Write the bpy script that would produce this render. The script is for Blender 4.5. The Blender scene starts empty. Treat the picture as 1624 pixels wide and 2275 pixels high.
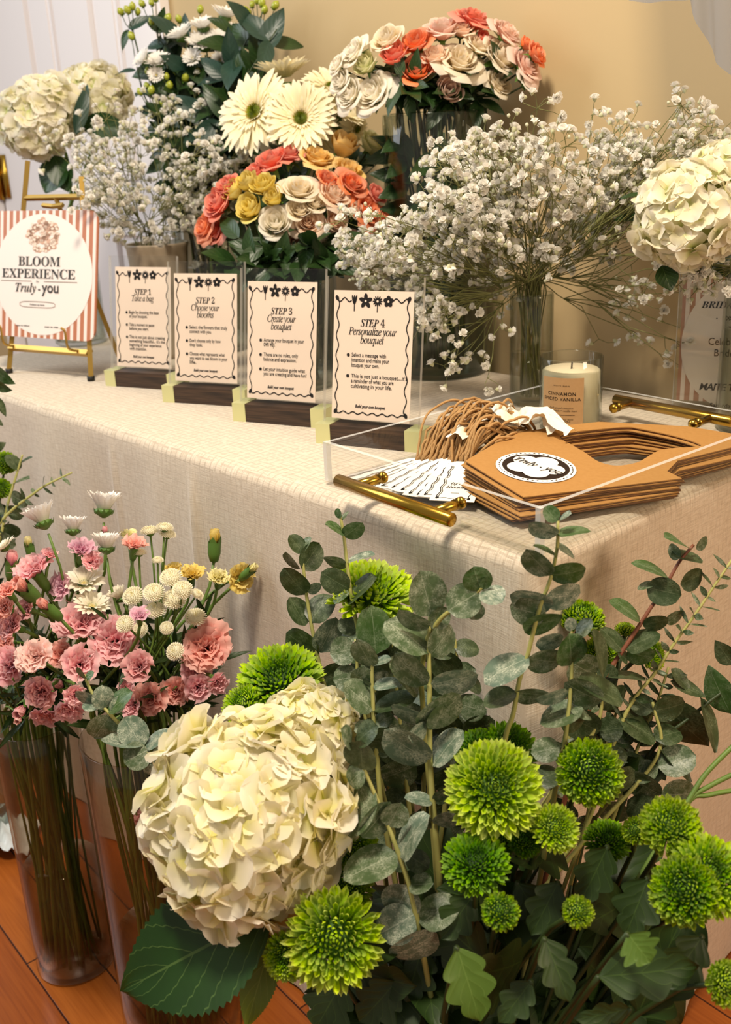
import bpy, math, random
import numpy as np
from mathutils import Vector, Matrix

# ---------------------------------------------------------------- camera
C = bpy.context.scene.collection
SC = bpy.context.scene
FPX, CX, CY = 2250.0, 812.0, 1137.5
PITCH, ROLL = math.radians(19.95), math.radians(2.65)
CAM = np.array([0.0, 0.0, 1.095])
_f = np.array([0, math.cos(PITCH), -math.sin(PITCH)])
_r = np.array([1.0, 0, 0])
_d = np.cross(_f, _r)
RIGHT = math.cos(ROLL) * _r + math.sin(ROLL) * _d
DOWN = -math.sin(ROLL) * _r + math.cos(ROLL) * _d
FWD = _f
cam = bpy.data.cameras.new('camera')
cam.sensor_width = 36.0
cam.sensor_fit = 'HORIZONTAL'
cam.lens = FPX / 1624.0 * 36.0
cam.clip_start = 0.02
cam.dof.use_dof = True
cam.dof.focus_distance = 1.02
cam.dof.aperture_fstop = 12.0
cam_ob = bpy.data.objects.new('camera', cam)
C.objects.link(cam_ob)
M4 = Matrix.Identity(4)
for i in range(3):
    M4[i][0], M4[i][1], M4[i][2], M4[i][3] = RIGHT[i], -DOWN[i], -FWD[i], CAM[i]
cam_ob.matrix_world = M4
SC.camera = cam_ob

# ---------------------------------------------------------------- light and exposure
SC.view_settings.view_transform = 'Standard'
SC.view_settings.look = 'None'
SC.view_settings.gamma = 1.0
SC.view_settings.use_curve_mapping = False
SC.view_settings.exposure = 0.30
SC.cycles.max_bounces = 10
SC.cycles.diffuse_bounces = 3
SC.cycles.glossy_bounces = 3
SC.cycles.transmission_bounces = 6
SC.cycles.transparent_max_bounces = 24
SC.cycles.caustics_reflective = False
SC.cycles.caustics_refractive = False
SC.cycles.sample_clamp_indirect = 4.0
W = bpy.data.worlds.new('room_light')
SC.world = W
W.use_nodes = True
wn = W.node_tree
bg = wn.nodes['Background']
bg.inputs['Color'].default_value = (1.0, 0.90, 0.78, 1)
bg.inputs['Strength'].default_value = 0.27

def area(name, loc, aim, size, power, col, size_y=None, spread=180):
    l = bpy.data.lights.new(name, 'AREA')
    l.energy = power
    l.color = col
    l.size = size
    l.spread = math.radians(spread)
    if size_y:
        l.shape = 'RECTANGLE'
        l.size_y = size_y
    o = bpy.data.objects.new(name, l)
    C.objects.link(o)
    o.location = loc
    o.rotation_euler = (Vector(aim) - Vector(loc)).to_track_quat('-Z', 'Y').to_euler()
    return o
# ceiling lamp above and in front of the table, a daylit window to the left, a second lamp behind the viewer's right
area('ceiling_lamp', (-0.25, 0.52, 2.5), (0.15, 1.15, 0.65), 0.30, 37, (1.0, 0.87, 0.70))
area('window_daylight', (-1.9, 1.75, 1.95), (0.0, 1.0, 0.7), 0.9, 19, (0.88, 0.94, 1.0), 1.3)
area('side_lamp', (1.6, -0.45, 1.7), (0.3, 1.0, 0.75), 0.5, 18, (1.0, 0.77, 0.54))

# ---------------------------------------------------------------- helpers
def at(px, py, d):
    """point of the place seen at photo pixel px, py at forward distance d (metres)"""
    return CAM + d * (FWD + (px - CX) / FPX * RIGHT + (py - CY) / FPX * DOWN)

def on_z(px, py, z):
    v = FWD + (px - CX) / FPX * RIGHT + (py - CY) / FPX * DOWN
    return CAM + (z - CAM[2]) / v[2] * v

def dep_n(px, py, n):
    """forward distance at which photo pixel px, py lies n across the table direction"""
    v = FWD + (px - CX) / FPX * RIGHT + (py - CY) / FPX * DOWN
    return n / (v @ np.array([0.73728, 0.67559, 0.0]))

def dep_y(px, py, y):
    v = FWD + (px - CX) / FPX * RIGHT + (py - CY) / FPX * DOWN
    return y / v[1]

def px_of(p):
    q = np.array(p) - CAM
    return CX + FPX * (q @ RIGHT) / (q @ FWD), CY + FPX * (q @ DOWN) / (q @ FWD), q @ FWD

def face_dir(r, u, t):
    """unit direction from parts to the viewer's right, up, and towards the viewer"""
    v = r * RIGHT - u * DOWN - t * FWD
    return v / np.linalg.norm(v)

def unit(v):
    v = np.asarray(v, float)
    return v / max(np.linalg.norm(v), 1e-9)

def frame(z, spin=0.0, hint=None):
    """3x3 with columns x, y, z"""
    z = unit(z)
    h = np.array([0, 0, 1.0]) if hint is None else np.asarray(hint, float)
    if abs(z @ unit(h)) > 0.97:
        h = np.array([1.0, 0, 0])
    x = unit(np.cross(h, z))
    y = np.cross(z, x)
    c, s = math.cos(spin), math.sin(spin)
    return np.stack([c * x + s * y, -s * x + c * y, z], 1)

def rotz(a):
    c, s = math.cos(a), math.sin(a)
    return np.array([[c, -s, 0], [s, c, 0], [0, 0, 1.0]])

def rotx(a):
    c, s = math.cos(a), math.sin(a)
    return np.array([[1.0, 0, 0], [0, c, -s], [0, s, c]])

def roty(a):
    c, s = math.cos(a), math.sin(a)
    return np.array([[c, 0, s], [0, 1.0, 0], [-s, 0, c]])

def mat4(R, t, s=1.0):
    m = Matrix.Identity(4)
    for i in range(3):
        for j in range(3):
            m[i][j] = float(R[i][j]) * s
        m[i][3] = float(t[i])
    return m

class MB:
    """collects grids, tubes, boxes and lathes; build() links them as one mesh object"""
    def __init__(self):
        self.v, self.f, self.t, self.mi, self.n = [], [], [], [], 0

    def add(self, V, F, T=None, mi=0):
        V = np.asarray(V, float).reshape(-1, 3)
        if T is None:
            T = np.zeros((len(V), 3))
        T = np.asarray(T, float)
        if T.ndim == 1:
            T = np.tile(T, (len(V), 1))
        self.v.append(V)
        self.t.append(T)
        n = self.n
        self.f += [tuple(int(i) + n for i in q) for q in F]
        self.mi += [mi] * len(F)
        self.n += len(V)

    def grid(self, P, T=None, closed=False, mi=0):
        nu, nv = P.shape[0], P.shape[1]
        F = []
        for i in range(nu - 1):
            for j in range(nv if closed else nv - 1):
                k = (j + 1) % nv
                F.append((i * nv + j, i * nv + k, (i + 1) * nv + k, (i + 1) * nv + j))
        self.add(P.reshape(-1, 3), F, None if T is None else np.asarray(T).reshape(-1, 3), mi)

    def tube(self, pts, rad, sides=6, T=None, mi=0, cap=True):
        pts = np.asarray(pts, float)
        n = len(pts)
        rad = np.full(n, rad) if np.isscalar(rad) else np.asarray(rad, float)
        tg = np.gradient(pts, axis=0)
        ring, prev = [], None
        for i in range(n):
            z = unit(tg[i])
            if prev is None:
                h = np.array([0, 0, 1.0]) if abs(z[2]) < 0.9 else np.array([1.0, 0, 0])
                x = unit(np.cross(h, z))
            else:
                x = unit(prev - z * (prev @ z))
            prev = x
            y = np.cross(z, x)
            a = np.linspace(0, 2 * math.pi, sides, endpoint=False)
            ring.append(pts[i] + rad[i] * (np.cos(a)[:, None] * x + np.sin(a)[:, None] * y))
        P = np.array(ring)
        base = self.n
        TT = None if T is None else np.tile(np.asarray(T, float), (n * sides, 1))
        self.grid(P, TT, closed=True, mi=mi)
        if cap:
            self.f.append(tuple(base + i for i in reversed(range(sides))))
            self.f.append(tuple(base + (n - 1) * sides + i for i in range(sides)))
            self.mi += [mi, mi]

    def box(self, lo, hi, R=None, o=(0, 0, 0), T=None, mi=0):
        x0, y0, z0 = lo
        x1, y1, z1 = hi
        V = np.array([[x0, y0, z0], [x1, y0, z0], [x1, y1, z0], [x0, y1, z0], [x0, y0, z1], [x1, y0, z1], [x1, y1, z1], [x0, y1, z1]])
        if R is not None:
            V = V @ np.asarray(R).T
        V = V + np.asarray(o)
        self.add(V, [(0, 3, 2, 1), (4, 5, 6, 7), (0, 1, 5, 4), (1, 2, 6, 5), (2, 3, 7, 6), (3, 0, 4, 7)], T, mi)

    def lathe(self, prof, n=32, o=(0, 0, 0), R=None, T=None, mi=0):
        a = np.linspace(0, 2 * math.pi, n, endpoint=False)
        P = np.array([[(r * math.cos(b), r * math.sin(b), z) for b in a] for r, z in prof])
        if R is not None:
            P = P @ np.asarray(R).T
        P = P + np.asarray(o)
        TT = None if T is None else np.tile(np.asarray(T, float), (len(prof) * n, 1))
        self.grid(P, TT, closed=True, mi=mi)

    def merge(self, other, R=np.eye(3), o=(0, 0, 0), s=1.0, tint=None):
        V = np.concatenate(other.v) * s @ np.asarray(R).T + np.asarray(o)
        T = np.concatenate(other.t).copy()
        if tint is not None:
            T[:, 1] = tint
        n = self.n
        self.v.append(V)
        self.t.append(T)
        self.f += [tuple(i + n for i in q) for q in other.f]
        self.mi += list(other.mi)
        self.n += len(V)

    def data(self, name, mats, smooth=True):
        me = bpy.data.meshes.new(name)
        V = np.concatenate(self.v)
        me.from_pydata(V.tolist(), [], self.f)
        T = np.concatenate(self.t)
        ca = me.color_attributes.new('tint', 'FLOAT_COLOR', 'POINT')
        ca.data.foreach_set('color', np.concatenate([T, np.ones((len(T), 1))], 1).astype(np.float32).ravel())
        for m in (mats if isinstance(mats, (list, tuple)) else [mats]):
            me.materials.append(m)
        me.polygons.foreach_set('material_index', np.array(self.mi, dtype=np.int32))
        if smooth:
            me.polygons.foreach_set('use_smooth', np.ones(len(me.polygons), dtype=bool))
        me.update()
        return me

    def build(self, name, mats, parent=None, smooth=True):
        return link(name, self.data(name, mats, smooth), parent)

def link(name, me, parent=None, m=None):
    o = bpy.data.objects.new(name, me)
    C.objects.link(o)
    if parent is not None:
        o.parent = parent
    if m is not None:
        o.matrix_local = m
    return o

def empty(name, loc, rz=0.0):
    o = bpy.data.objects.new(name, None)
    o.empty_display_size = 0.02
    C.objects.link(o)
    o.location = [float(x) for x in loc]
    o.rotation_euler = (0, 0, rz)
    return o

def tag(o, label=None, cat=None, group=None, kind=None):
    if label:
        o['label'] = label
    if cat:
        o['category'] = cat
    if group:
        o['group'] = group
    if kind:
        o['kind'] = kind
    return o

FLOWERS = []    # (root, photo x of the head, description, where)
ORD = ['', 'leftmost', 'second from the left', 'third from the left', 'fourth from the left', 'fifth from the left', 'sixth from the left',
       'seventh from the left', 'eighth from the left', 'ninth from the left', 'tenth from the left', 'eleventh from the left', 'twelfth from the left', 'thirteenth from the left', 'fourteenth from the left',
       'fifteenth from the left', 'sixteenth from the left', 'seventeenth from the left', 'eighteenth from the left']

def finish_labels():
    bucket = {}
    for r, x, desc, where in FLOWERS:
        bucket.setdefault((desc, where), []).append((x, r))
    for (desc, where), L in bucket.items():
        L.sort(key=lambda q: q[0])
        n = len(L)
        for i, (x, r) in enumerate(L):
            if n == 1:
                s = ''
            elif n == 2:
                s = ', the left one' if i == 0 else ', the right one'
            elif i == n - 1:
                s = ', rightmost'
            else:
                s = ', ' + ORD[i + 1] if i + 1 < len(ORD) else ', near the right end'
            r['label'] = desc + ' ' + where + s

# ---------------------------------------------------------------- materials
def lin(h):
    h = h.lstrip('#')
    c = [int(h[i:i + 2], 16) / 255 for i in (0, 2, 4)]
    return tuple(x / 12.92 if x <= 0.04045 else ((x + 0.055) / 1.055) ** 2.4 for x in c) + (1.0,)

class Nodes:
    def __init__(self, name):
        self.m = bpy.data.materials.new(name)
        self.m.use_nodes = True
        self.t = self.m.node_tree
        self.b = self.t.nodes['Principled BSDF']
        self.out = self.t.nodes['Material Output']

    def new(self, kind, **inputs):
        n = self.t.nodes.new(kind)
        for k, v in inputs.items():
            n.inputs[k].default_value = v
        return n

    def l(self, a, b):
        self.t.links.new(a, b)

    def ramp(self, fac, stops, interp='LINEAR'):
        r = self.t.nodes.new('ShaderNodeValToRGB')
        r.color_ramp.interpolation = interp
        e = r.color_ramp.elements
        while len(e) < len(stops):
            e.new(0.5)
        for k, (p, c) in enumerate(stops):
            e[k].position = p
            e[k].color = lin(c) if isinstance(c, str) else c
        self.l(fac, r.inputs[0])
        return r.outputs[0]

    def math(self, op, a, b=None, c=None):
        n = self.t.nodes.new('ShaderNodeMath')
        n.operation = op
        for i, x in enumerate((a, b, c)):
            if x is None:
                continue
            if isinstance(x, (int, float)):
                n.inputs[i].default_value = x
            else:
                self.l(x, n.inputs[i])
        return n.outputs[0]

    def mix(self, fac, a, b, mode='MIX'):
        n = self.t.nodes.new('ShaderNodeMix')
        n.data_type = 'RGBA'
        n.blend_type = mode
        for s, x in ((0, fac), (6, a), (7, b)):
            if isinstance(x, str):
                n.inputs[s].default_value = lin(x)
            elif isinstance(x, (int, float, tuple)):
                n.inputs[s].default_value = x
            else:
                self.l(x, n.inputs[s])
        return n.outputs[2]

    def noise(self, scale, detail=3.0, vec=None, rough=0.5):
        n = self.new('ShaderNodeTexNoise', Scale=scale, Detail=detail, Roughness=rough)
        if vec is not None:
            self.l(vec, n.inputs['Vector'])
        return n.outputs['Fac']

    def obj(self):
        return self.t.nodes.new('ShaderNodeTexCoord').outputs['Object']

    def uv(self):
        return self.t.nodes.new('ShaderNodeTexCoord').outputs['UV']

    def tint(self):
        a = self.t.nodes.new('ShaderNodeAttribute')
        a.attribute_name = 'tint'
        s = self.t.nodes.new('ShaderNodeSeparateColor')
        self.l(a.outputs['Color'], s.inputs[0])
        return s.outputs[0], s.outputs[1], s.outputs[2]

    def bump(self, h, strength=0.3, dist=0.002):
        b = self.new('ShaderNodeBump', Strength=strength, Distance=dist)
        self.l(h, b.inputs['Height'])
        self.l(b.outputs[0], self.b.inputs['Normal'])

    def translucent(self, col, amount):
        t = self.t.nodes.new('ShaderNodeBsdfTranslucent')
        if isinstance(col, str):
            t.inputs[0].default_value = lin(col)
        else:
            self.l(col, t.inputs[0])
        mx = self.new('ShaderNodeMixShader', Fac=amount)
        self.l(self.b.outputs[0], mx.inputs[1])
        self.l(t.outputs[0], mx.inputs[2])
        self.l(mx.outputs[0], self.out.inputs[0])

def plain(name, col, rough=0.5, metal=0.0, noise=None, bump=None, spec=0.5, coat=0.0):
    n = Nodes(name)
    n.b.inputs['Roughness'].default_value = rough
    n.b.inputs['Metallic'].default_value = metal
    n.b.inputs['Specular IOR Level'].default_value = spec
    n.b.inputs['Coat Weight'].default_value = coat
    if noise:
        sc, c2 = noise
        f = n.noise(sc, 4, n.obj())
        n.l(n.mix(f, col, c2), n.b.inputs['Base Color'])
    else:
        n.b.inputs['Base Color'].default_value = lin(col)
    if bump:
        n.bump(n.noise(bump[0], 4, n.obj()), bump[1], bump[2])
    return n.m

def petal_mat(name, stops, vary=0.12, trans=0.28, rough=0.55, alt=None, spots=None):
    """petal colour along its length (tint red), each petal a little lighter or darker (tint green)"""
    n = Nodes(name)
    r, g, b = n.tint()
    c = n.ramp(r, stops)
    if alt:
        c = n.mix(n.math('MULTIPLY', n.math('GREATER_THAN', g, alt[0]), alt[2]), c, alt[1])
    h = n.new('ShaderNodeHueSaturation')
    n.l(c, h.inputs['Color'])
    n.l(n.math('MULTIPLY_ADD', g, vary, 1.0 - vary / 2), h.inputs['Value'])
    n.l(n.math('MULTIPLY_ADD', g, vary * 0.9, 1.0 - vary * 0.45), h.inputs['Saturation'])
    c = h.outputs[0]
    n.l(c, n.b.inputs['Base Color'])
    n.b.inputs['Roughness'].default_value = rough
    n.b.inputs['Specular IOR Level'].default_value = 0.25
    n.translucent(c, trans)
    return n.m

def leaf_mat(name, c1, c2, vein='#6f8a3a', rough=0.42, veins=7.0, vein_amt=0.5, trans=0.12, back=None, nscale=3.0):
    n = Nodes(name)
    r, g, b = n.tint()
    c = n.mix(n.noise(nscale, 4, n.obj()), c1, c2)
    v = n.math('ABSOLUTE', n.math('MULTIPLY_ADD', g, 2.0, -1.0))
    k = n.math('FRACT', n.math('MULTIPLY', n.math('MULTIPLY_ADD', v, -0.32, r), veins))
    line = n.math('LESS_THAN', k, 0.05)
    mid = n.math('LESS_THAN', v, 0.025)
    m = n.math('MULTIPLY', n.math('MAXIMUM', line, mid), vein_amt)
    c = n.mix(m, c, vein)
    if back:
        gm = n.t.nodes.new('ShaderNodeNewGeometry')
        c = n.mix(gm.outputs['Backfacing'], c, back)
    n.l(c, n.b.inputs['Base Color'])
    n.b.inputs['Roughness'].default_value = rough
    n.bump(n.math('SINE', n.math('MULTIPLY', k, 3.14159)), 0.22, 0.0008)
    n.translucent(c, trans)
    return n.m

def glass_mat(name, tint=(0.95, 0.97, 0.95), gloss=0.04, ior=1.45, edge=None):
    n = Nodes(name)
    n.t.nodes.remove(n.b)
    tr = n.t.nodes.new('ShaderNodeBsdfTransparent')
    gl = n.new('ShaderNodeBsdfGlossy', Roughness=gloss)
    gl.inputs['Color'].default_value = (0.95, 0.95, 0.95, 1)
    lf = n.new('ShaderNodeLayerWeight', Blend=0.5)
    f0 = ((ior - 1) / (ior + 1)) ** 2
    fr = n.math('MULTIPLY_ADD', n.math('POWER', lf.outputs['Facing'], 5.0), 0.85 - f0, f0)
    if edge:
        lw = n.new('ShaderNodeLayerWeight', Blend=0.35)
        c = n.mix(lw.outputs['Facing'], tuple(tint) + (1,), tuple(edge) + (1,))
        n.l(c, tr.inputs[0])
    else:
        tr.inputs[0].default_value = tuple(tint) + (1,)
    mx = n.t.nodes.new('ShaderNodeMixShader')
    n.l(fr, mx.inputs[0])
    n.l(tr.outputs[0], mx.inputs[1])
    n.l(gl.outputs[0], mx.inputs[2])
    n.l(mx.outputs[0], n.out.inputs[0])
    return n.m

M = {}
M['glass'] = glass_mat('clear_glass', (0.97, 0.975, 0.965), edge=(0.62, 0.66, 0.62))
M['glass_warm'] = glass_mat('floor_vase_glass', (0.94, 0.91, 0.87), edge=(0.58, 0.52, 0.44))
M['glass_green'] = glass_mat('greenish_glass', (0.955, 0.97, 0.955), edge=(0.45, 0.53, 0.50))
M['acrylic'] = glass_mat('clear_acrylic', (0.97, 0.975, 0.97), 0.02, 1.4)
def frosted_edge():
    n = Nodes('acrylic_cut_edge')
    n.b.inputs['Base Color'].default_value = (0.86, 0.86, 0.84, 1)
    n.b.inputs['Roughness'].default_value = 0.25
    tr = n.t.nodes.new('ShaderNodeBsdfTransparent')
    mx = n.new('ShaderNodeMixShader', Fac=0.45)
    n.l(tr.outputs[0], mx.inputs[1])
    n.l(n.b.outputs[0], mx.inputs[2])
    n.l(mx.outputs[0], n.out.inputs[0])
    return n.m
M['acrylic_edge'] = frosted_edge()
M['water'] = glass_mat('vase_water', (0.90, 0.90, 0.84), 0.02, 1.2)
M['brass'] = plain('brushed_brass', '#b8923a', 0.22, 1.0)
M['gold'] = plain('easel_gold', '#b3924a', 0.35, 0.85)
M['clip'] = plain('pale_gold_clip', '#dfe0a8', 0.42, 0.55)
def walnut():
    n = Nodes('walnut_base')
    mp = n.t.nodes.new('ShaderNodeMapping')
    mp.inputs['Scale'].default_value = (14, 14, 420)
    n.l(n.obj(), mp.inputs[0])
    f = n.noise(1.0, 4, mp.outputs[0])
    n.l(n.ramp(f, [(0.35, '#1f1510'), (0.65, '#4b3628')]), n.b.inputs['Base Color'])
    n.b.inputs['Roughness'].default_value = 0.45
    return n.m
M['wood_dark'] = walnut()
M['card'] = plain('card_paper', '#efd9c6', 0.7)
M['ink'] = plain('black_ink', '#1b1614', 0.7, spec=0.2)
M['ink_brown'] = plain('sticker_ink', '#2a1d16', 0.6, spec=0.2)
M['white_paper'] = plain('white_paper', '#f2ece4', 0.7)
M['kraft'] = plain('kraft_card', '#b38549', 0.75, 0, (220, '#a37438'), (400, 0.15, 0.0005))
M['kraft_dark'] = plain('kraft_inside', '#6e4422', 0.8, 0, (220, '#5a3518'))
M['twine'] = plain('jute_twine', '#c29a66', 0.9, 0, (300, '#9c7442'), (600, 0.6, 0.001))
M['ribbon'] = plain('torn_cotton', '#efe6d3', 0.85, 0, None, (250, 0.3, 0.001))
M['wax'] = plain('candle_wax', '#f3e2bf', 0.5)
M['wick'] = plain('wick', '#4a4034', 0.9)
M['kraft_label'] = plain('kraft_label', '#b48f62', 0.6, 0, (300, '#a98255'))
M['stem'] = plain('green_stem', '#6f8c38', 0.5, 0, (40, '#4a6626'))
M['stem_dark'] = plain('dark_green_stem', '#35481c', 0.5, 0, (40, '#232f12'))
M['stem_euc'] = plain('eucalyptus_stem', '#b3ad68', 0.5, 0, (40, '#979a52'))
M['stem_red'] = plain('reddish_stem', '#8a5238', 0.5, 0, (40, '#6b3b28'))
M['stem_wire'] = plain('breath_stem', '#666a34', 0.6, 0, (60, '#807f4a'))
M['calyx'] = plain('calyx_green', '#5f8436', 0.45, 0, (60, '#3f6123'))
M['black_rubber'] = plain('black_rubber', '#15130f', 0.6)
M['ceramic'] = plain('beige_ceramic', '#b3a48e', 0.4, 0, (12, '#a5937b'))
M['bucket'] = plain('dark_bucket', '#2b2d2a', 0.5)

EUC = dict(rough=0.5, veins=6.0, vein_amt=0.25, trans=0.1)
def euc_mat(name, dark, mid, pale, amt):
    n = Nodes(name)
    r, g, b = n.tint()
    oi = n.t.nodes.new('ShaderNodeObjectInfo')
    va = n.t.nodes.new('ShaderNodeVectorMath')
    va.operation = 'ADD'
    n.l(n.obj(), va.inputs[0])
    cx = n.t.nodes.new('ShaderNodeCombineXYZ')
    n.l(n.math('MULTIPLY', oi.outputs['Random'], 37.0), cx.inputs[0])
    n.l(n.math('MULTIPLY', oi.outputs['Random'], 91.0), cx.inputs[1])
    n.l(cx.outputs[0], va.inputs[1])
    o = va.outputs[0]
    c = n.mix(n.noise(2.2, 3, o), dark, mid)
    blot = n.ramp(n.noise(3.2, 6, o, 0.65), [(0.42, (0, 0, 0, 1)), (0.62, (1, 1, 1, 1))])
    fine = n.ramp(n.noise(30, 4, o, 0.75), [(0.40, (0, 0, 0, 1)), (0.60, (1, 1, 1, 1))])
    c = n.mix(n.math('MULTIPLY', n.math('MULTIPLY', blot, fine), amt), c, pale)
    v = n.math('ABSOLUTE', n.math('MULTIPLY_ADD', g, 2.0, -1.0))
    c = n.mix(n.math('MULTIPLY', n.math('LESS_THAN', v, 0.022), 0.4), c, pale)
    n.l(c, n.b.inputs['Base Color'])
    n.b.inputs['Roughness'].default_value = 0.42
    n.bump(n.noise(7, 3, o), 0.3, 0.002)
    n.translucent(c, 0.12)
    return n.m
M['euc'] = euc_mat('eucalyptus_leaf', '#394d2b', '#566b47', '#b4bba4', 0.8)
M['euc_pale'] = euc_mat('eucalyptus_leaf_powdery', '#4c624a', '#6d8272', '#cfd4c0', 1.0)
M['euc_dark'] = euc_mat('eucalyptus_leaf_dark', '#25351a', '#3a4d2a', '#7d8a6a', 0.6)
M['euc_green'] = euc_mat('eucalyptus_leaf_green', '#2b4a1c', '#43632f', '#9aaa8a', 0.5)
M['leaf_hyd'] = leaf_mat('hydrangea_leaf', '#112c07', '#1f450e', '#6f8f4c', 0.4, 6.0, 0.32)
M['leaf_yel'] = leaf_mat('yellowing_leaf', '#5a701d', '#6f7f26', '#93a04a', 0.4, 6, 0.5, 0.3)
M['leaf_mum'] = leaf_mat('mum_leaf', '#1b300c', '#2e4714', '#4d6a28', 0.5, 5, 0.4)
M['leaf_mum_light'] = leaf_mat('mum_leaf_light', '#4c6a1f', '#5b7a28', '#7d9a4a', 0.5, 5, 0.4, 0.25)
M['leaf_rose'] = leaf_mat('rose_leaf', '#1b3014', '#2c4a1e', '#4d6b3a', 0.4, 6, 0.4)
M['leaf_blue'] = leaf_mat('bluish_leaf', '#1c332b', '#2b4a3c', '#45615a', 0.4, 6, 0.3)

P = {}
P['rose_orange'] = petal_mat('orange_rose_petal', [(0.0, '#ec7f45'), (0.55, '#f39260'), (1.0, '#f4a07a')], 0.22, 0.35)
P['rose_coral'] = petal_mat('coral_rose_petal', [(0.0, '#e66f58'), (0.6, '#ec8571'), (1.0, '#f1a08b')], 0.22, 0.35)
P['rose_cream'] = petal_mat('cream_rose_petal', [(0.0, '#e5cf98'), (0.5, '#f2e4c4'), (1.0, '#f8eedb')], 0.12, 0.42)
P['rose_peach'] = petal_mat('peach_rose_petal', [(0.0, '#ecb68c'), (0.5, '#f4d3b6'), (1.0, '#f8e4cf')], 0.14, 0.42)
P['rose_pinkcream'] = petal_mat('blush_rose_petal', [(0.0, '#efae94'), (0.55, '#f3d0bf'), (1.0, '#f7e0d2')], 0.16, 0.42)
P['rose_white'] = petal_mat('white_rose_petal', [(0.0, '#e0dcae'), (0.5, '#f6efdc'), (1.0, '#fbf5e8')], 0.1, 0.42)
P['rose_green'] = petal_mat('greenish_rose_petal', [(0.0, '#c3cc82'), (0.6, '#dcdca4'), (1.0, '#eae6bf')], 0.15)
P['rose_yellow'] = petal_mat('yellow_rose_petal', [(0.0, '#d3bd48'), (0.5, '#e6cf68'), (1.0, '#eedd88')], 0.18, 0.35)
P['rose_gold'] = petal_mat('golden_rose_petal', [(0.0, '#e6b04e'), (0.5, '#f0c66c'), (1.0, '#f5d898')], 0.18, 0.35)
P['carn_pink'] = petal_mat('pink_carnation_petal', [(0.0, '#ec98a6'), (0.6, '#f6b6bd'), (1.0, '#fbd0d2')], 0.25, 0.38)
P['carn_peach'] = petal_mat('peach_carnation_petal', [(0.0, '#f09a8e'), (0.6, '#f7b1a5'), (1.0, '#fac6ba')], 0.22, 0.38)
P['carn_dusty'] = petal_mat('dusty_pink_carnation_petal', [(0.0, '#d68c92'), (0.6, '#e6a5a8'), (1.0, '#efbdbc')], 0.22, 0.38)
P['carn_lilac'] = petal_mat('lilac_pink_carnation_petal', [(0.0, '#dc9fb8'), (0.6, '#ebb6ca'), (1.0, '#f3cdda')], 0.22, 0.38)
P['carn_light'] = petal_mat('pale_pink_carnation_petal', [(0.0, '#f2b0a6'), (0.6, '#f9cdc4'), (1.0, '#fbdcd4')], 0.18, 0.38)
P['carn_yellow'] = petal_mat('yellow_carnation_petal', [(0.0, '#e2b93c'), (0.6, '#ecd066'), (1.0, '#f3de8c')], 0.2)
P['carn_cream'] = petal_mat('cream_carnation_petal', [(0.0, '#dcd37e'), (0.6, '#eee39c'), (1.0, '#f3ebb8')], 0.15)
P['mum_green'] = petal_mat('green_mum_petal', [(0.0, '#2a5207'), (0.4, '#6d9f14'), (0.75, '#aed030'), (1.0, '#d0e656')], 0.3, 0.25)
P['mum_dark'] = petal_mat('deep_green_mum_petal', [(0.0, '#234a08'), (0.5, '#578f12'), (1.0, '#92bf26')], 0.3, 0.2)
P['mum_yellow'] = petal_mat('lime_mum_petal', [(0.0, '#3f6a0a'), (0.4, '#93b81f'), (0.8, '#bfd83c'), (1.0, '#dcea6e')], 0.25, 0.25)
P['daisy'] = petal_mat('white_daisy_petal', [(0.0, '#dfe0c4'), (0.4, '#f3f0ea'), (1.0, '#faf7f2')], 0.08)
P['daisy_cream'] = petal_mat('cream_daisy_petal', [(0.0, '#e0dcae'), (0.4, '#f2ebd6'), (1.0, '#f8f2e2')], 0.08)
P['gerbera'] = petal_mat('cream_gerbera_petal', [(0.0, '#f0e2a4'), (0.4, '#f6ebc2'), (1.0, '#faf2d6')], 0.12)
P['gerbera_disc'] = petal_mat('gerbera_disc', [(0.0, '#5b6a16'), (0.5, '#8c9a2a'), (1.0, '#c7a948')], 0.3, 0.0)
P['button'] = petal_mat('button_mum_petal', [(0.0, '#ecd565'), (0.3, '#f5eecb'), (1.0, '#fbf6ea')], 0.1)
P['hydrangea'] = petal_mat('cream_hydrangea_petal', [(0.0, '#c3cc4a'), (0.25, '#ebe592'), (0.6, '#f7f0cc'), (1.0, '#fcf7ea')], 0.08, 0.4)
P['hydrangea_white'] = petal_mat('white_hydrangea_petal', [(0.0, '#ccd680'), (0.3, '#f0ebc4'), (1.0, '#faf5ea')], 0.08, 0.4)
P['breath'] = petal_mat('breath_petal', [(0.0, '#dfe0bc'), (0.3, '#f6f2e8'), (1.0, '#fcfaf4')], 0.08, 0.38)
M['berry'] = plain('hypericum_berry', '#a9ad36', 0.3, 0, (40, '#8c9a2a'), coat=0.3)
# ---------------------------------------------------------------- petals, flower heads and leaves (unit size: head diameter 1)
GA = math.radians(137.507764)

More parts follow.
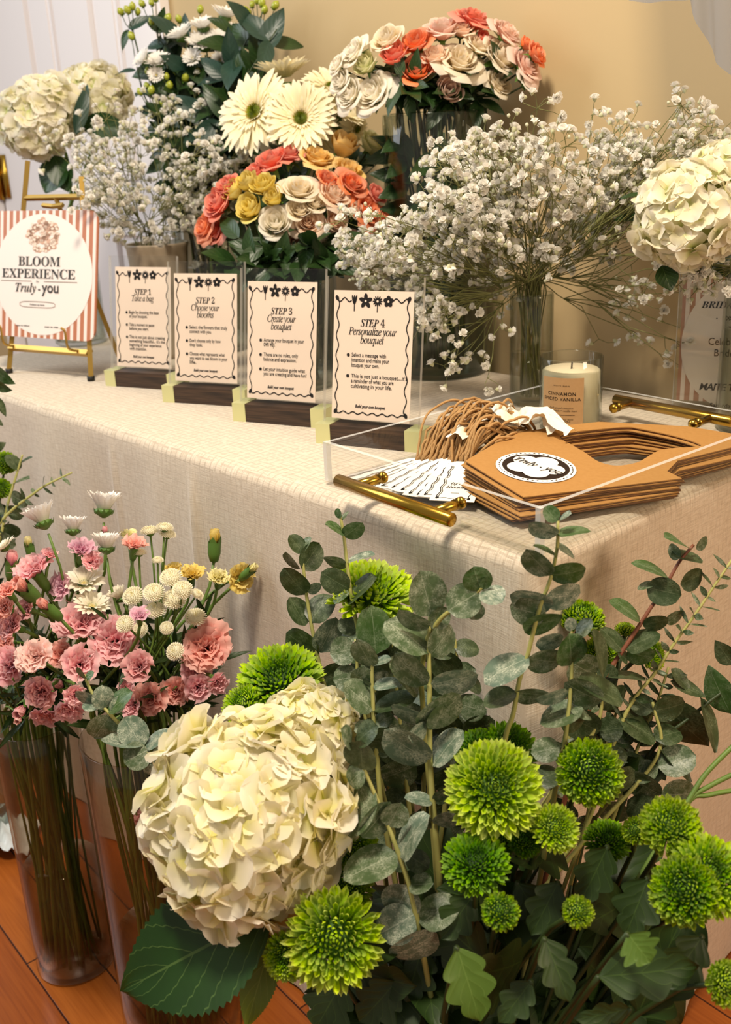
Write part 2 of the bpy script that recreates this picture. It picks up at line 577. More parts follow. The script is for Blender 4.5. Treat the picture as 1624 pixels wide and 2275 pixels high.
def petal(L, Wd, a0, a1, nu=5, nv=4, wf=None, cup=0.0, ruf=0.0, rk=3.0, rng=None, p=1.0, r0=0.0, tipround=0.0, g=0.5, b=0.0, twist=0.0, sd=1.0):
    """a petal in the xz plane from radius r0: elevation turns from a0 to a1; returns points and tint"""
    s = 1 - (1 - np.linspace(0, 1, nu + 1)) ** sd
    a = a0 + (a1 - a0) * s ** p
    ds = L * np.diff(s)
    x = r0 + np.concatenate([[0], np.cumsum(np.cos((a[1:] + a[:-1]) / 2) * ds)])
    z = np.concatenate([[0], np.cumsum(np.sin((a[1:] + a[:-1]) / 2) * ds)])
    w = (wf(s) if wf else np.sin(np.pi * np.clip(s, 0.04, 0.96)) ** 0.6) * Wd / 2
    v = np.linspace(-1, 1, nv + 1)
    n = np.stack([-np.sin(a), 0 * a, np.cos(a)], 1)
    tdir = np.stack([np.cos(a), 0 * a, np.sin(a)], 1)
    ph = rng.uniform(0, 6.28) if rng is not None else 0.0
    Pt = np.zeros((nu + 1, nv + 1, 3))
    for j, vv in enumerate(v):
        y = vv * w
        disp = cup * w * vv * vv + ruf * s ** 1.5 * np.sin(rk * math.pi * vv + ph + 1.3 * s) + twist * vv * w
        pull = -tipround * L * vv * vv * s ** 4
        Pt[:, j, :] = np.stack([x, y, z], 1) + n * disp[:, None] + tdir * pull[:, None]
    T = np.zeros((nu + 1, nv + 1, 3))
    T[:, :, 0] = s[:, None]
    T[:, :, 1] = g
    T[:, :, 2] = b
    return Pt, T

def put(mb, PT, R, o=(0, 0, 0), mi=0):
    Pt, T = PT
    mb.grid(Pt @ np.asarray(R).T + np.asarray(o), T, mi=mi)

def rose_head(openness, seed, n=20):
    rng = np.random.default_rng(seed)
    mb = MB()
    phi = rng.uniform(0, 6.28)
    for k in range(n):
        t = k / (n - 1)
        phi += GA + rng.uniform(-0.2, 0.2)
        R1 = 0.05 + (0.23 + 0.14 * openness) * t ** 0.85
        H = 0.52 + 0.06 * math.sin(t * 3) + rng.uniform(-0.03, 0.03) - 0.10 * openness * t
        Wd = 1.25 - 0.45 * t
        curl = (0.02 + 0.30 * openness * t ** 1.3 + 0.10 * t * t) * rng.uniform(0.7, 1.25)
        nu, nv = 7, 6
        s = np.linspace(0, 1, nu + 1)
        v = np.linspace(-1, 1, nv + 1)
        S, Vv = np.meshgrid(s, v, indexing='ij')
        rho = R1 * (0.32 + 0.92 * np.sin(np.pi * np.clip(0.06 + 0.62 * S, 0, 1))) + curl * S ** 3.5 * (1 - 0.25 * Vv ** 2) + 0.05 * R1 * Vv
        wf = np.minimum(1.0, 0.45 + 1.7 * S) * np.sqrt(np.clip(1 - (np.clip(S - 0.6, 0, 1) / 0.52) ** 2, 0.02, 1))
        az = phi + Vv * Wd * wf
        zz = H * S * (1 - 0.13 * Vv ** 2 * S) - 0.55 * curl * S ** 5 - 0.10 * openness * t * S
        zz += 0.012 * np.sin(5 * Vv + phi) * S ** 2
        Pt = np.stack([rho * np.cos(az), rho * np.sin(az), zz - 0.12], 2)
        T = np.zeros_like(Pt)
        T[..., 0] = S
        T[..., 1] = rng.uniform(0, 1)
        T[..., 2] = t
        mb.grid(Pt, T)
    rmax = np.percentile(np.concatenate([np.hypot(v[:, 0], v[:, 1]) for v in mb.v]), 98)
    mb.v = [v * (0.5 / rmax) for v in mb.v]
    return mb

def calyx_cup(r=0.16, h=0.2, n=5, seed=0, sep=0.3):
    rng = np.random.default_rng(seed)
    mb = MB()
    mb.lathe([(0.03, -0.24), (0.07, -0.2), (r, -0.12), (r * 1.05, -0.06)], 10)
    for k in range(n):
        put(mb, petal(sep, 0.15, rng.uniform(-0.6, 0.6), rng.uniform(-1.2, 0.3), 4, 2, lambda s: 1 - s ** 1.4 + 0.02, r0=r * 0.8), rotz(k * 6.283 / n), (0, 0, -0.12))
    return mb

def carnation_head(seed, spread=1.0, n=26):
    rng = np.random.default_rng(seed)
    mb = MB()
    for k in range(n):
        t = (k + 0.5) / n
        el0 = math.radians(88 - 34 * t)
        el1 = math.radians(84 - (72 + 26 * spread) * t ** 0.9 + rng.uniform(-22, 18))
        L = (0.34 + 0.24 * t * spread ** 0.5) * rng.uniform(0.85, 1.1)
        wf = lambda s: 0.14 + 1.05 * s ** 1.1
        PT = petal(L, 0.44 + 0.26 * t, el0, el1, 6, 12, wf, 0.12, 0.06, rng.uniform(1.6, 2.6), rng, 1.4, 0.02 + 0.05 * t, 0.30, rng.uniform(0, 1), t, rng.uniform(-0.2, 0.2))
        fr = PT[0][-1] - PT[0][-2]
        PT[0][-1, 1::2, :] -= 0.35 * fr[1::2]       # fringed edge
        put(mb, (PT[0] + np.array([0, 0, -0.24]), PT[1]), rotz(k * GA + rng.uniform(-0.35, 0.35)))
    return mb

def carnation_calyx(seed=0):
    mb = MB()
    mb.lathe([(0.035, -0.72), (0.10, -0.68), (0.135, -0.5), (0.13, -0.3), (0.16, -0.16)], 10)
    for k in range(5):
        put(mb, petal(0.16, 0.14, math.radians(70), math.radians(40), 3, 2, lambda s: 1 - s ** 1.3 + 0.02, r0=0.13), rotz(k * 1.2566), (0, 0, -0.2))
    return mb

def bud_head(seed, n=9):
    """a closed carnation bud: a tight brush of petals out of the calyx"""
    rng = np.random.default_rng(seed)
    mb = MB()
    for k in range(n):
        t = k / n
        PT = petal(0.52, 0.38, math.radians(72), math.radians(88 + 14 * t), 5, 4, lambda s: 0.35 + 0.65 * np.sin(np.pi * np.clip(s * 0.75 + 0.05, 0, 1)), 0.55, 0.02, 3, rng, 1, 0.03 + 0.10 * t, 0.2, rng.uniform(0, 1), t)
        put(mb, (PT[0] + np.array([0, 0, -0.24]), PT[1]), rotz(k * GA))
    return mb

def bud_calyx():
    mb = MB()
    mb.lathe([(0.04, -0.95), (0.16, -0.88), (0.23, -0.6), (0.235, -0.35), (0.24, -0.2)], 12)
    for k in range(5):
        put(mb, petal(0.26, 0.27, math.radians(80), math.radians(82), 3, 2, lambda s: 1 - s ** 1.5 + 0.02, 0.2, r0=0.225), rotz(k * 1.2566), (0, 0, -0.24))
    return mb

def mum_head(seed, n=210, flat=0.55, loose=0.0, reach=105, curl=0.75):
    """green chrysanthemum: spoon petals round a dome, short and tight in the middle"""
    rng = np.random.default_rng(seed)
    mb = MB()
    for k in range(n):
        t = (k + 0.5) / n
        th = math.radians(reach * t ** 0.62)
        L = 0.10 + 0.20 * min(1, t * 1.5) + rng.uniform(-0.02, 0.03) + loose * 0.14 * t ** 2
        wd = 0.044 + 0.036 * min(1, t * 1.7)
        base = np.array([0.27 * math.sin(th), 0, 0.27 * math.cos(th) * flat])
        el = math.pi / 2 - th * 0.9
        PT = petal(L, wd, el - 0.30 + rng.uniform(-0.12, 0.12), el + curl - 0.5 * loose * t + rng.uniform(-0.25, 0.3), 6, 2,
                   lambda s: (0.50 + 0.62 * s) * np.sqrt(np.clip(1 - (np.clip(s - 0.78, 0, 1) / 0.225) ** 2, 0.06, 1)), 0.9, 0, 3, None, 1.6, 0, 0.05, rng.uniform(0, 1), t, 0.0, 1.7)
        PT[1][..., 0] *= 0.45 + 0.55 * min(1, t * 5)
        put(mb, (PT[0] + base, PT[1]), rotz(k * GA + rng.uniform(-0.12, 0.12)))
    mb.lathe([(0.001, 0.25 * flat), (0.14, 0.22 * flat), (0.24, 0.08 * flat), (0.24, -0.08), (0.1, -0.18), (0.03, -0.22)], 12, T=(0, 0.2, 0))
    return mb

def daisy_calyx():
    mb = MB()
    mb.lathe([(0.03, -0.12), (0.08, -0.09), (0.16, -0.03), (0.165, 0.02), (0.13, 0.05), (0.09, 0.05)], 14)
    for k in range(12):
        put(mb, petal(0.12, 0.08, 0.9, 1.2, 3, 2, lambda s: 1 - s ** 1.5 + 0.02, r0=0.15), rotz(k * 0.5236), (0, 0, -0.05))
    return mb

def mum_calyx():
    mb = MB()
    mb.lathe([(0.03, -0.34), (0.06, -0.28), (0.2, -0.2), (0.25, -0.08)], 12)
    return mb

def ray_head(seed, rings, disc=0.09, disc_h=0.05, nd=50, dl=0.05, notch=True):
    """daisy-like head: rings of (count, length, width, elevation start, elevation end, base radius) and a separate disc"""
    rng = np.random.default_rng(seed)
    mb = MB()
    for (n, L, Wd, e0, e1, r0) in rings:
        off = rng.uniform(0, 6.28)
        for k in range(n):
            PT = petal(L * rng.uniform(0.9, 1.06), Wd * rng.uniform(0.85, 1.1), math.radians(e0 + rng.uniform(-5, 5)), math.radians(e1 + rng.uniform(-9, 9)), 6, 2,
                       lambda s: (0.42 + 0.58 * np.sin(np.pi * np.clip(0.12 + 0.62 * s, 0, 1))) * np.sqrt(np.clip(1 - (np.clip(s - 0.72, 0, 1) / 0.30) ** 2, 0.05, 1)),
                       0.25 + rng.uniform(-0.1, 0.2), 0, 3, rng, 1.0, r0, 0.04, rng.uniform(0, 1), 0.5, rng.uniform(-0.1, 0.1))
            put(mb, PT, rotz(off + k * 2 * math.pi / n + rng.uniform(-0.05, 0.05)))
    dm = MB()
    for k in range(nd):
        t = (k + 0.5) / nd
        r = disc * math.sqrt(t)
        PT = petal(dl, dl * 0.55, math.radians(88 - 35 * t), math.radians(88 - 25 * t), 2, 2, lambda s: 1 - 0.4 * s, 0.4, g=rng.uniform(0, 1), b=t)
        PT[1][..., 0] = t * 0.8 + 0.2 * PT[1][..., 0]
        put(dm, (PT[0] + np.array([r, 0, disc_h * (1 - t * 0.4)]), PT[1]), rotz(k * GA))
    dm.lathe([(0.001, disc_h), (disc * 0.7, disc_h * 0.8), (disc, 0.0)], 12, T=(0.1, 0.3, 0))
    return mb, dm

def button_head(seed):
    rng = np.random.default_rng(seed)
    mb = MB()
    n = 150
    for k in range(n):
        t = (k + 0.5) / n
        th = math.radians(112 * t ** 0.6)
        base = np.array([0.38 * math.sin(th), 0, 0.22 * math.cos(th) - (0.05 if t < 0.12 else 0)])
        el = math.pi / 2 - th * 0.95
        PT = petal(0.09 + 0.05 * t, 0.075, el - 0.3, el + 0.5, 2, 2, lambda s: 0.7 + 0.3 * s - 0.5 * s ** 5, 0.6, g=rng.uniform(0, 1), b=t)
        PT[1][..., 0] = 0.15 + 0.85 * t ** 0.5 * (0.5 + 0.5 * PT[1][..., 0])
        put(mb, (PT[0] + base, PT[1]), rotz(k * GA))
    mb.lathe([(0.001, 0.16), (0.2, 0.17), (0.36, 0.04), (0.34, -0.1), (0.1, -0.16)], 12, T=(0.5, 0.4, 0))
    return mb

def hydrangea_head(seed, n=120, squash=(1, 1, 0.9), fr=0.30, lo=-0.75, lump=0.05):
    """a ball of four-petalled florets (unit: ball diameter 1)"""
    rng = np.random.default_rng(seed)
    mb = MB()
    ph = rng.uniform(0, 6.28, 6)
    for k in range(n):
        z = 1 - (k + 0.5) / n * (1 - lo)
        a = k * GA
        d = np.array([math.sqrt(max(0, 1 - z * z)) * math.cos(a), math.sqrt(max(0, 1 - z * z)) * math.sin(a), z])
        d = unit(d + rng.normal(0, 0.10, 3))
        bump = 1 + lump * (math.sin(4 * d[0] + ph[0]) + math.sin(4 * d[1] + ph[1]) + math.sin(5 * d[2] + ph[2]))
        pos = d * np.array(squash) * (0.5 - 0.08) * bump
        F = frame(d + rng.normal(0, 0.27, 3), rng.uniform(0, 6.28))
        g = rng.uniform(0, 1)
        sc = fr * rng.uniform(0.82, 1.15)
        yel = rng.uniform(0, 1)
        for q in range(4):
            PT = petal(0.5 * sc * rng.uniform(0.9, 1.1), 0.60 * sc, math.radians(24 + rng.uniform(-8, 16)), math.radians(-8 + rng.uniform(-22, 18)), 5, 4,
                       lambda s: np.minimum(1, 0.22 + 1.35 * s) * np.sqrt(np.clip(1 - (np.clip(s - 0.5, 0, 1) / 0.53) ** 2, 0.03, 1)),
                       0.22 + rng.uniform(-0.1, 0.25), 0.022 * sc, 2, rng, 1.0, 0.015 * sc, 0.02, g, 0.5, rng.uniform(-0.15, 0.15))
            PT[1][..., 0] = 0.04 + 0.90 * PT[1][..., 0] + 0.30 * (0.5 - yel)
            np.clip(PT[1], 0, 1, out=PT[1])
            put(mb, PT, F @ rotz(q * math.pi / 2 + rng.uniform(-0.12, 0.12)), pos)
        eye = np.array([[0.02 * sc * math.cos(i * 1.57), 0.02 * sc * math.sin(i * 1.57), 0.03 * sc] for i in range(4)] + [[0, 0, 0.075 * sc]])
        mb.add(eye @ F.T + pos, [(0, 1, 4), (1, 2, 4), (2, 3, 4), (3, 0, 4)], np.tile([0.0, 0.2, 0], (5, 1)))
    core = [(0.001, 0.36), (0.2, 0.31), (0.33, 0.15), (0.36, 0.0), (0.3, -0.2), (0.15, -0.32), (0.02, -0.36)]
    mb.lathe([(r * squash[0], z * squash[2]) for r, z in core], 14, T=(0.05, 0.1, 0))
    return mb

def blossom(seed, n1=20):
    rng = np.random.default_rng(seed)
    mb = MB()
    for k in range(n1):
        t = (k + 0.5) / n1
        PT = petal(0.36 + 0.10 * t, 0.34, math.radians(85 - 95 * t), math.radians(115 - 85 * t), 2, 2, lambda s: 0.45 + 0.55 * s, 0.35, 0.03, 3, rng, g=rng.uniform(0, 1), b=t)
        PT[1][..., 0] = 0.2 + 0.8 * PT[1][..., 0]
        put(mb, (PT[0] + np.array([0, 0, -0.15]), PT[1]), rotz(k * GA + rng.uniform(-0.3, 0.3)))
    mb.lathe([(0.03, -0.4), (0.16, -0.25), (0.2, -0.08)], 5, T=(0, 0, 0))
    return mb

def leaf_shape(L, Wd, kind='plain', fold=0.25, bend=0.3, nu=10, nv=6, seed=0, teeth=0.0, lobes=0):
    """leaf along +x from the origin, width along y, face +z"""
    rng = np.random.default_rng(seed)
    if teeth:
        nu = 44
    if lobes:
        nu = 36
    s = np.linspace(0, 1, nu + 1)
    if kind == 'round':
        w = np.sqrt(np.clip(1 - ((s - 0.5) / 0.5) ** 2, 0, 1)) * (1 - 0.12 * (s - 0.3))
        w[0] = 0.08
    elif kind == 'heart':
        w = np.sin(np.pi * np.clip(s, 0, 1) ** 0.62) ** 0.85
        w[0] = 0.1
    elif kind == 'narrow':
        w = np.sin(np.pi * s) ** 0.8 * (1 - 0.2 * s)
    else:
        w = np.sin(np.pi * np.clip(s, 0, 1) ** 0.75) ** 0.9
    w[-1] = max(w[-1], 0.01)
    if teeth:
        saw = (np.arange(nu + 1) % 2) * teeth
        w = w * (1 - saw * (s > 0.08) * (s < 0.97))
    if lobes:
        w = w * (0.62 + 0.38 * np.abs(np.sin(s * math.pi * lobes))) + 0.03
        w[-1] = 0.01
    w = w * Wd / 2
    a = -bend * s * s
    x = np.concatenate([[0], np.cumsum(np.cos(a[1:]) * L / nu)])
    z = np.concatenate([[0], np.cumsum(np.sin(a[1:]) * L / nu)])
    v = np.linspace(-1, 1, nv + 1)
    Pt = np.zeros((nu + 1, nv + 1, 3))
    T = np.zeros_like(Pt)
    ph = rng.uniform(0, 6.28)
    for j, vv in enumerate(v):
        Pt[:, j, 0] = x + (0.35 * abs(vv) * w * (0.6 if (teeth or lobes) else 0.0))
        Pt[:, j, 1] = vv * w
        Pt[:, j, 2] = z + fold * w * (abs(vv) ** 1.3) + 0.05 * L * math.copysign(abs(vv) ** 2, vv) * np.sin(s * 4 + ph) * 0.5
        T[:, j, 0] = s
        T[:, j, 1] = vv * 0.5 + 0.5
    mb = MB()
    mb.grid(Pt, T)
    return mb

def leaf_frame(b, t, roll=0.0, toward=None):
    """frame for a leaf from b to t, face turned towards `toward` (default the viewer and up), rolled about its length"""
    x = unit(np.asarray(t) - np.asarray(b))
    h = unit(-FWD + 0.35 * np.array([0, 0, 1.0])) if toward is None else unit(toward)
    z = h - x * (h @ x)
    if np.linalg.norm(z) < 0.1:
        z = np.array([0, 0, 1.0]) - x * x[2]
    z = unit(z)
    y = np.cross(z, x)
    c, s = math.cos(roll), math.sin(roll)
    y, z = c * y + s * z, -s * y + c * z
    return np.stack([x, y, z], 1)

def bezier(p0, p1, p2, p3, n=14):
    t = np.linspace(0, 1, n)[:, None]
    p0, p1, p2, p3 = map(np.asarray, (p0, p1, p2, p3))
    return (1 - t) ** 3 * p0 + 3 * (1 - t) ** 2 * t * p1 + 3 * (1 - t) * t * t * p2 + t ** 3 * p3

def smooth_path(pts, n=24):
    pts = np.asarray(pts, float)
    if len(pts) == 2:
        return pts[0] + np.linspace(0, 1, n)[:, None] * (pts[1] - pts[0])
    Q = np.vstack([2 * pts[0] - pts[1], pts, 2 * pts[-1] - pts[-2]])
    out = []
    m = len(pts) - 1
    for i in range(m):
        p0, p1, p2, p3 = Q[i:i + 4]
        k = max(2, n // m)
        for t in np.linspace(0, 1, k, endpoint=(i == m - 1)):
            out.append(0.5 * (2 * p1 + (p2 - p0) * t + (2 * p0 - 5 * p1 + 4 * p2 - p3) * t * t + (3 * p1 - p0 - 3 * p2 + p3) * t ** 3))
    return np.array(out)

TEMPL = {}
def templ(key, maker, mat):
    """mesh data of a head shared by all its copies"""
    k = (key, mat.name if not isinstance(mat, list) else tuple(m.name for m in mat))
    if k not in TEMPL:
        if key not in TEMPL:
            TEMPL[key] = maker()
        TEMPL[k] = TEMPL[key].data(key, mat)
    return TEMPL[k]

RNG = np.random.default_rng(7)

def flower(name, parts, head, face, size, base, mouth, desc, where, cat, group, stem='stem', thick=0.0016, leaves=0, leafmat='leaf_rose', leaflen=0.045, back=0.24, spin=None, label=True):
    """parts: [(part name, mesh data)]; head point, facing, head diameter, stem down through the mouth of the vase to its base point"""
    head, base, mouth = map(lambda q: np.asarray(q, float), (head, base, mouth))
    root = empty(name, base)
    F = frame(face, RNG.uniform(0, 6.28) if spin is None else spin)
    for pn, me in parts:
        link(pn, me, root, mat4(F, head - base, size))
    nb = head - F[:, 2] * size * back
    l1 = np.linalg.norm(nb - mouth)
    pts = bezier(nb, nb - F[:, 2] * l1 * 0.35, mouth + (mouth - base) * 0.15, mouth, 9)
    pts = np.vstack([pts, mouth + (base - mouth) * np.linspace(0.12, 1, 6)[:, None]])
    mb = MB()
    mb.tube(pts - base, np.linspace(thick * 0.85, thick * 1.15, len(pts)), 6)
    mb.build('stem', M[stem], root)
    for k in range(leaves):
        q = pts[2 + (k * 2) % 5]
        d = unit(np.array([RNG.normal(), RNG.normal(), 0.3]) + 0.5 * face_dir(0, 0, 1))
        L = leaflen * RNG.uniform(0.75, 1.2)
        me = templ(f'leaf_{leafmat}_{k % 3}', lambda: leaf_shape(1, 0.55 if leafmat != 'leaf_mum' else 0.7, 'plain', 0.25, 0.5, seed=k, teeth=0.0 if leafmat != 'leaf_mum' else 0.0, lobes=3 if leafmat.startswith('leaf_mum') else 0), M[leafmat])
        link('leaf', me, root, mat4(leaf_frame(q, q + d, RNG.uniform(-0.6, 0.6)), q - base, L))
    tag(root, desc + ' ' + where, cat, group)
    if label:
        FLOWERS.append((root, px_of(head)[0], desc, where))
    return root
# ---------------------------------------------------------------- the room
TU = np.array([-0.67559, 0.73728, 0.0])     # along the table, away to the left
TN = np.array([0.73728, 0.67559, 0.0])      # across the table, towards the wall
UN = np.stack([TN, TU, np.array([0, 0, 1.0])], 1)   # local x = across, y = along
TZ = 0.75
U0, U1, N0, N1 = 0.497, 1.87, 0.649, 1.226
WALL_N = 1.262
UN_RZ = math.atan2(TN[1], TN[0])

def un(u, n, z):
    return TU * u + TN * n + np.array([0, 0, z])

def floor_material():
    n = Nodes('wood_planks')
    o = n.obj()
    mp = n.t.nodes.new('ShaderNodeMapping')
    mp.inputs['Rotation'].default_value = (0, 0, math.radians(51))
    n.l(o, mp.inputs[0])
    bk = n.new('ShaderNodeTexBrick', Scale=1.0)
    bk.offset = 0.37
    for k, v in (('Brick Width', 0.9), ('Row Height', 0.082), ('Mortar Size', 0.0014), ('Mortar Smooth', 0.1), ('Bias', 0.0)):
        bk.inputs[k].default_value = v
    bk.inputs['Color1'].default_value = lin('#a85a22')
    bk.inputs['Color2'].default_value = lin('#c4732f')
    bk.inputs['Mortar'].default_value = lin('#4a230c')
    n.l(mp.outputs[0], bk.inputs['Vector'])
    m2 = n.t.nodes.new('ShaderNodeMapping')
    m2.inputs['Scale'].default_value = (2.5, 60, 1)
    n.l(mp.outputs[0], m2.inputs[0])
    g = n.noise(3.0, 6, m2.outputs[0], 0.6)
    c = n.mix(n.math('MULTIPLY', g, 0.75), bk.outputs['Color'], '#7d3c14', 'MULTIPLY')
    n.l(c, n.b.inputs['Base Color'])
    n.b.inputs['Roughness'].default_value = 0.24
    n.bump(bk.outputs['Fac'], 0.3, -0.001)
    return n.m

mb = MB()
mb.box((-1.9, -1.6, -0.06), (2.6, 3.6, 0.0))
tag(mb.build('floor', floor_material(), smooth=False), kind='structure')

wall_paint = plain('tan_wall_paint', '#bfa87e', 0.8, 0, (3, '#baa278'), (250, 0.08, 0.0006))
door_paint = plain('white_door_paint', '#e9e4e4', 0.45)
mb = MB()
mb.box((WALL_N, -2.2, 0), (WALL_N + 0.12, 1.93, 2.7), UN)
mb.box((WALL_N, 2.80, 0), (WALL_N + 0.12, 3.4, 2.7), UN)
mb.box((WALL_N, 1.93, 2.1), (WALL_N + 0.12, 2.80, 2.7), UN)
tag(mb.build('wall_back', wall_paint, smooth=False), kind='structure')
mb = MB()
for a, b in ((1.885, 1.955), (2.775, 2.85)):
    mb.box((WALL_N - 0.022, a, 0), (WALL_N - 0.001, b, 2.16), UN)
    mb.box((WALL_N - 0.030, a + 0.012, 0), (WALL_N - 0.022, a + 0.03, 2.15), UN)
mb.box((WALL_N - 0.022, 1.955, 2.09), (WALL_N - 0.001, 2.775, 2.16), UN)
tag(mb.build('trim_1', door_paint, smooth=False), kind='structure')

# white door with raised panels
door = tag(empty('door_1', un(2.365, WALL_N + 0.01, 0), UN_RZ), 'white panelled door behind the left end of the table', 'door', kind='structure')
def dbox(mb, n0, n1, u0, u1, z0, z1):
    mb.box((n0 - 0.01, u0 - 2.365, z0), (n1 - 0.01, u1 - 2.365, z1))
mb = MB()
dbox(mb, 0.012, 0.045, 1.96, 2.77, 0.01, 2.085)
for a, b in ((1.96, 2.07), (2.205, 2.36), (2.505, 2.77)):
    dbox(mb, 0.0, 0.012, a, b, 0.01, 2.085)
for a, b in ((2.07, 2.205), (2.36, 2.505)):
    for z0, z1 in ((0.01, 0.22), (0.92, 1.02), (1.96, 2.085)):
        dbox(mb, 0.0, 0.012, a, b, z0, z1)
mb.build('slab', door_paint, door, False)
for a, b in ((2.07, 2.205), (2.36, 2.505)):
    for z0, z1 in ((0.22, 0.92), (1.02, 1.96)):
        mb = MB()
        dbox(mb, 0.004, 0.012, a + 0.022, b - 0.022, z0 + 0.022, z1 - 0.022)
        dbox(mb, 0.001, 0.012, a + 0.034, b - 0.034, z0 + 0.034, z1 - 0.034)
        mb.build('door_panel', door_paint, door, False)
mb = MB()
dbox(mb, -0.006, 0.0, 2.725, 2.765, 1.00, 1.11)
mb.tube([(-0.018, 2.768 - 2.365, 0.995), (-0.018, 2.768 - 2.365, 1.115)], 0.008, 10)
mb.build('hinge', M['brass'], door)

# sheer grey-blue drape hung in front of the wall at the upper right, its lower end showing; the wide unseen part above is added to shade the wall
def sheer_material():
    n = Nodes('sheer_chiffon')
    n.b.inputs['Base Color'].default_value = lin('#8b92a2')
    n.b.inputs['Roughness'].default_value = 0.6
    tr = n.t.nodes.new('ShaderNodeBsdfTransparent')
    tr.inputs[0].default_value = (0.8, 0.85, 0.95, 1)
    mx = n.new('ShaderNodeMixShader', Fac=0.36)
    n.l(tr.outputs[0], mx.inputs[1])
    n.l(n.b.outputs[0], mx.inputs[2])
    n.l(mx.outputs[0], n.out.inputs[0])
    return n.m
mb = MB()
nu_, nv_ = 40, 90
CONT = np.array([(1372, -30), (1400, 2), (1450, 8), (1500, 2), (1536, 0), (1556, 50), (1578, 100), (1600, 140), (1640, 175), (1690, 190), (1740, 200)], float)
Pt = np.zeros((nu_ + 1, nv_ + 1, 3))
for j in range(nv_ + 1):
    v = j / nv_
    q = v * (len(CONT) - 1)
    i0 = min(int(q), len(CONT) - 2)
    cxy = CONT[i0] + (CONT[i0 + 1] - CONT[i0]) * (q - i0)
    low = at(cxy[0], cxy[1], dep_n(cxy[0], cxy[1], 1.10))
    for i in range(nu_ + 1):
        s_ = i / nu_
        top = np.array([low[0], low[1], 1.95]) + TU * 0.10
        Pt[i, j] = top + (low - top) * s_ - TN * 0.005 * (1 + math.sin(v * 26 + 1.5 * s_)) * (0.5 + 0.5 * s_)
mb.grid(Pt)
sheer = mb.build('sheer_drape', sheer_material())
tag(sheer, 'sheer grey-blue fabric drape hanging against the wall at the top right', 'drape')

# ---------------------------------------------------------------- tablecloth
def cloth_material(name, amount):
    n = Nodes(name)
    uv = n.uv()
    def lines(rot, pitch, width, seed):
        mp = n.t.nodes.new('ShaderNodeMapping')
        mp.inputs['Rotation'].default_value = (0, 0, rot)
        mp.inputs['Location'].default_value = (seed, seed * 0.7, 0)
        n.l(uv, mp.inputs[0])
        sx = n.t.nodes.new('ShaderNodeSeparateXYZ')
        n.l(mp.outputs[0], sx.inputs[0])
        wob = n.noise(14, 3, mp.outputs[0])
        x = n.math('MULTIPLY_ADD', wob, 0.008, sx.outputs[0])
        fr = n.math('FRACT', n.math('DIVIDE', x, pitch))
        d = n.math('ABSOLUTE', n.math('SUBTRACT', fr, 0.5))
        br = n.noise(60, 2, mp.outputs[0])
        return n.math('MULTIPLY', n.math('LESS_THAN', d, width), n.math('GREATER_THAN', br, 0.43))
    l1 = lines(0.0, 0.0105, 0.11, 0.3)
    l2 = lines(math.pi / 2, 0.0095, 0.10, 1.7)
    grid = n.math('MAXIMUM', l1, l2)
    m3 = n.t.nodes.new('ShaderNodeMapping')
    m3.inputs['Scale'].default_value = (900, 60, 1)
    n.l(uv, m3.inputs[0])
    m4 = n.t.nodes.new('ShaderNodeMapping')
    m4.inputs['Scale'].default_value = (60, 900, 1)
    n.l(uv, m4.inputs[0])
    w1 = n.noise(1.0, 3, m3.outputs[0])
    w2 = n.noise(1.0, 3, m4.outputs[0])
    weave = n.math('ADD', n.math('MULTIPLY', w1, 0.5), n.math('MULTIPLY', w2, 0.5))
    c = n.ramp(weave, [(0.33, '#bfae97'), (0.5, '#d6c7b2'), (0.68, '#e3d8c6')])
    c = n.mix(n.math('MULTIPLY', grid, amount), c, '#857460')
    n.l(c, n.b.inputs['Base Color'])
    n.b.inputs['Roughness'].default_value = 0.75
    n.b.inputs['Sheen Weight'].default_value = 0.25
    n.b.inputs['Specular IOR Level'].default_value = 0.2
    h = n.math('ADD', weave, n.math('MULTIPLY', grid, -amount))
    n.bump(h, 0.35, 0.0012)
    return n.m

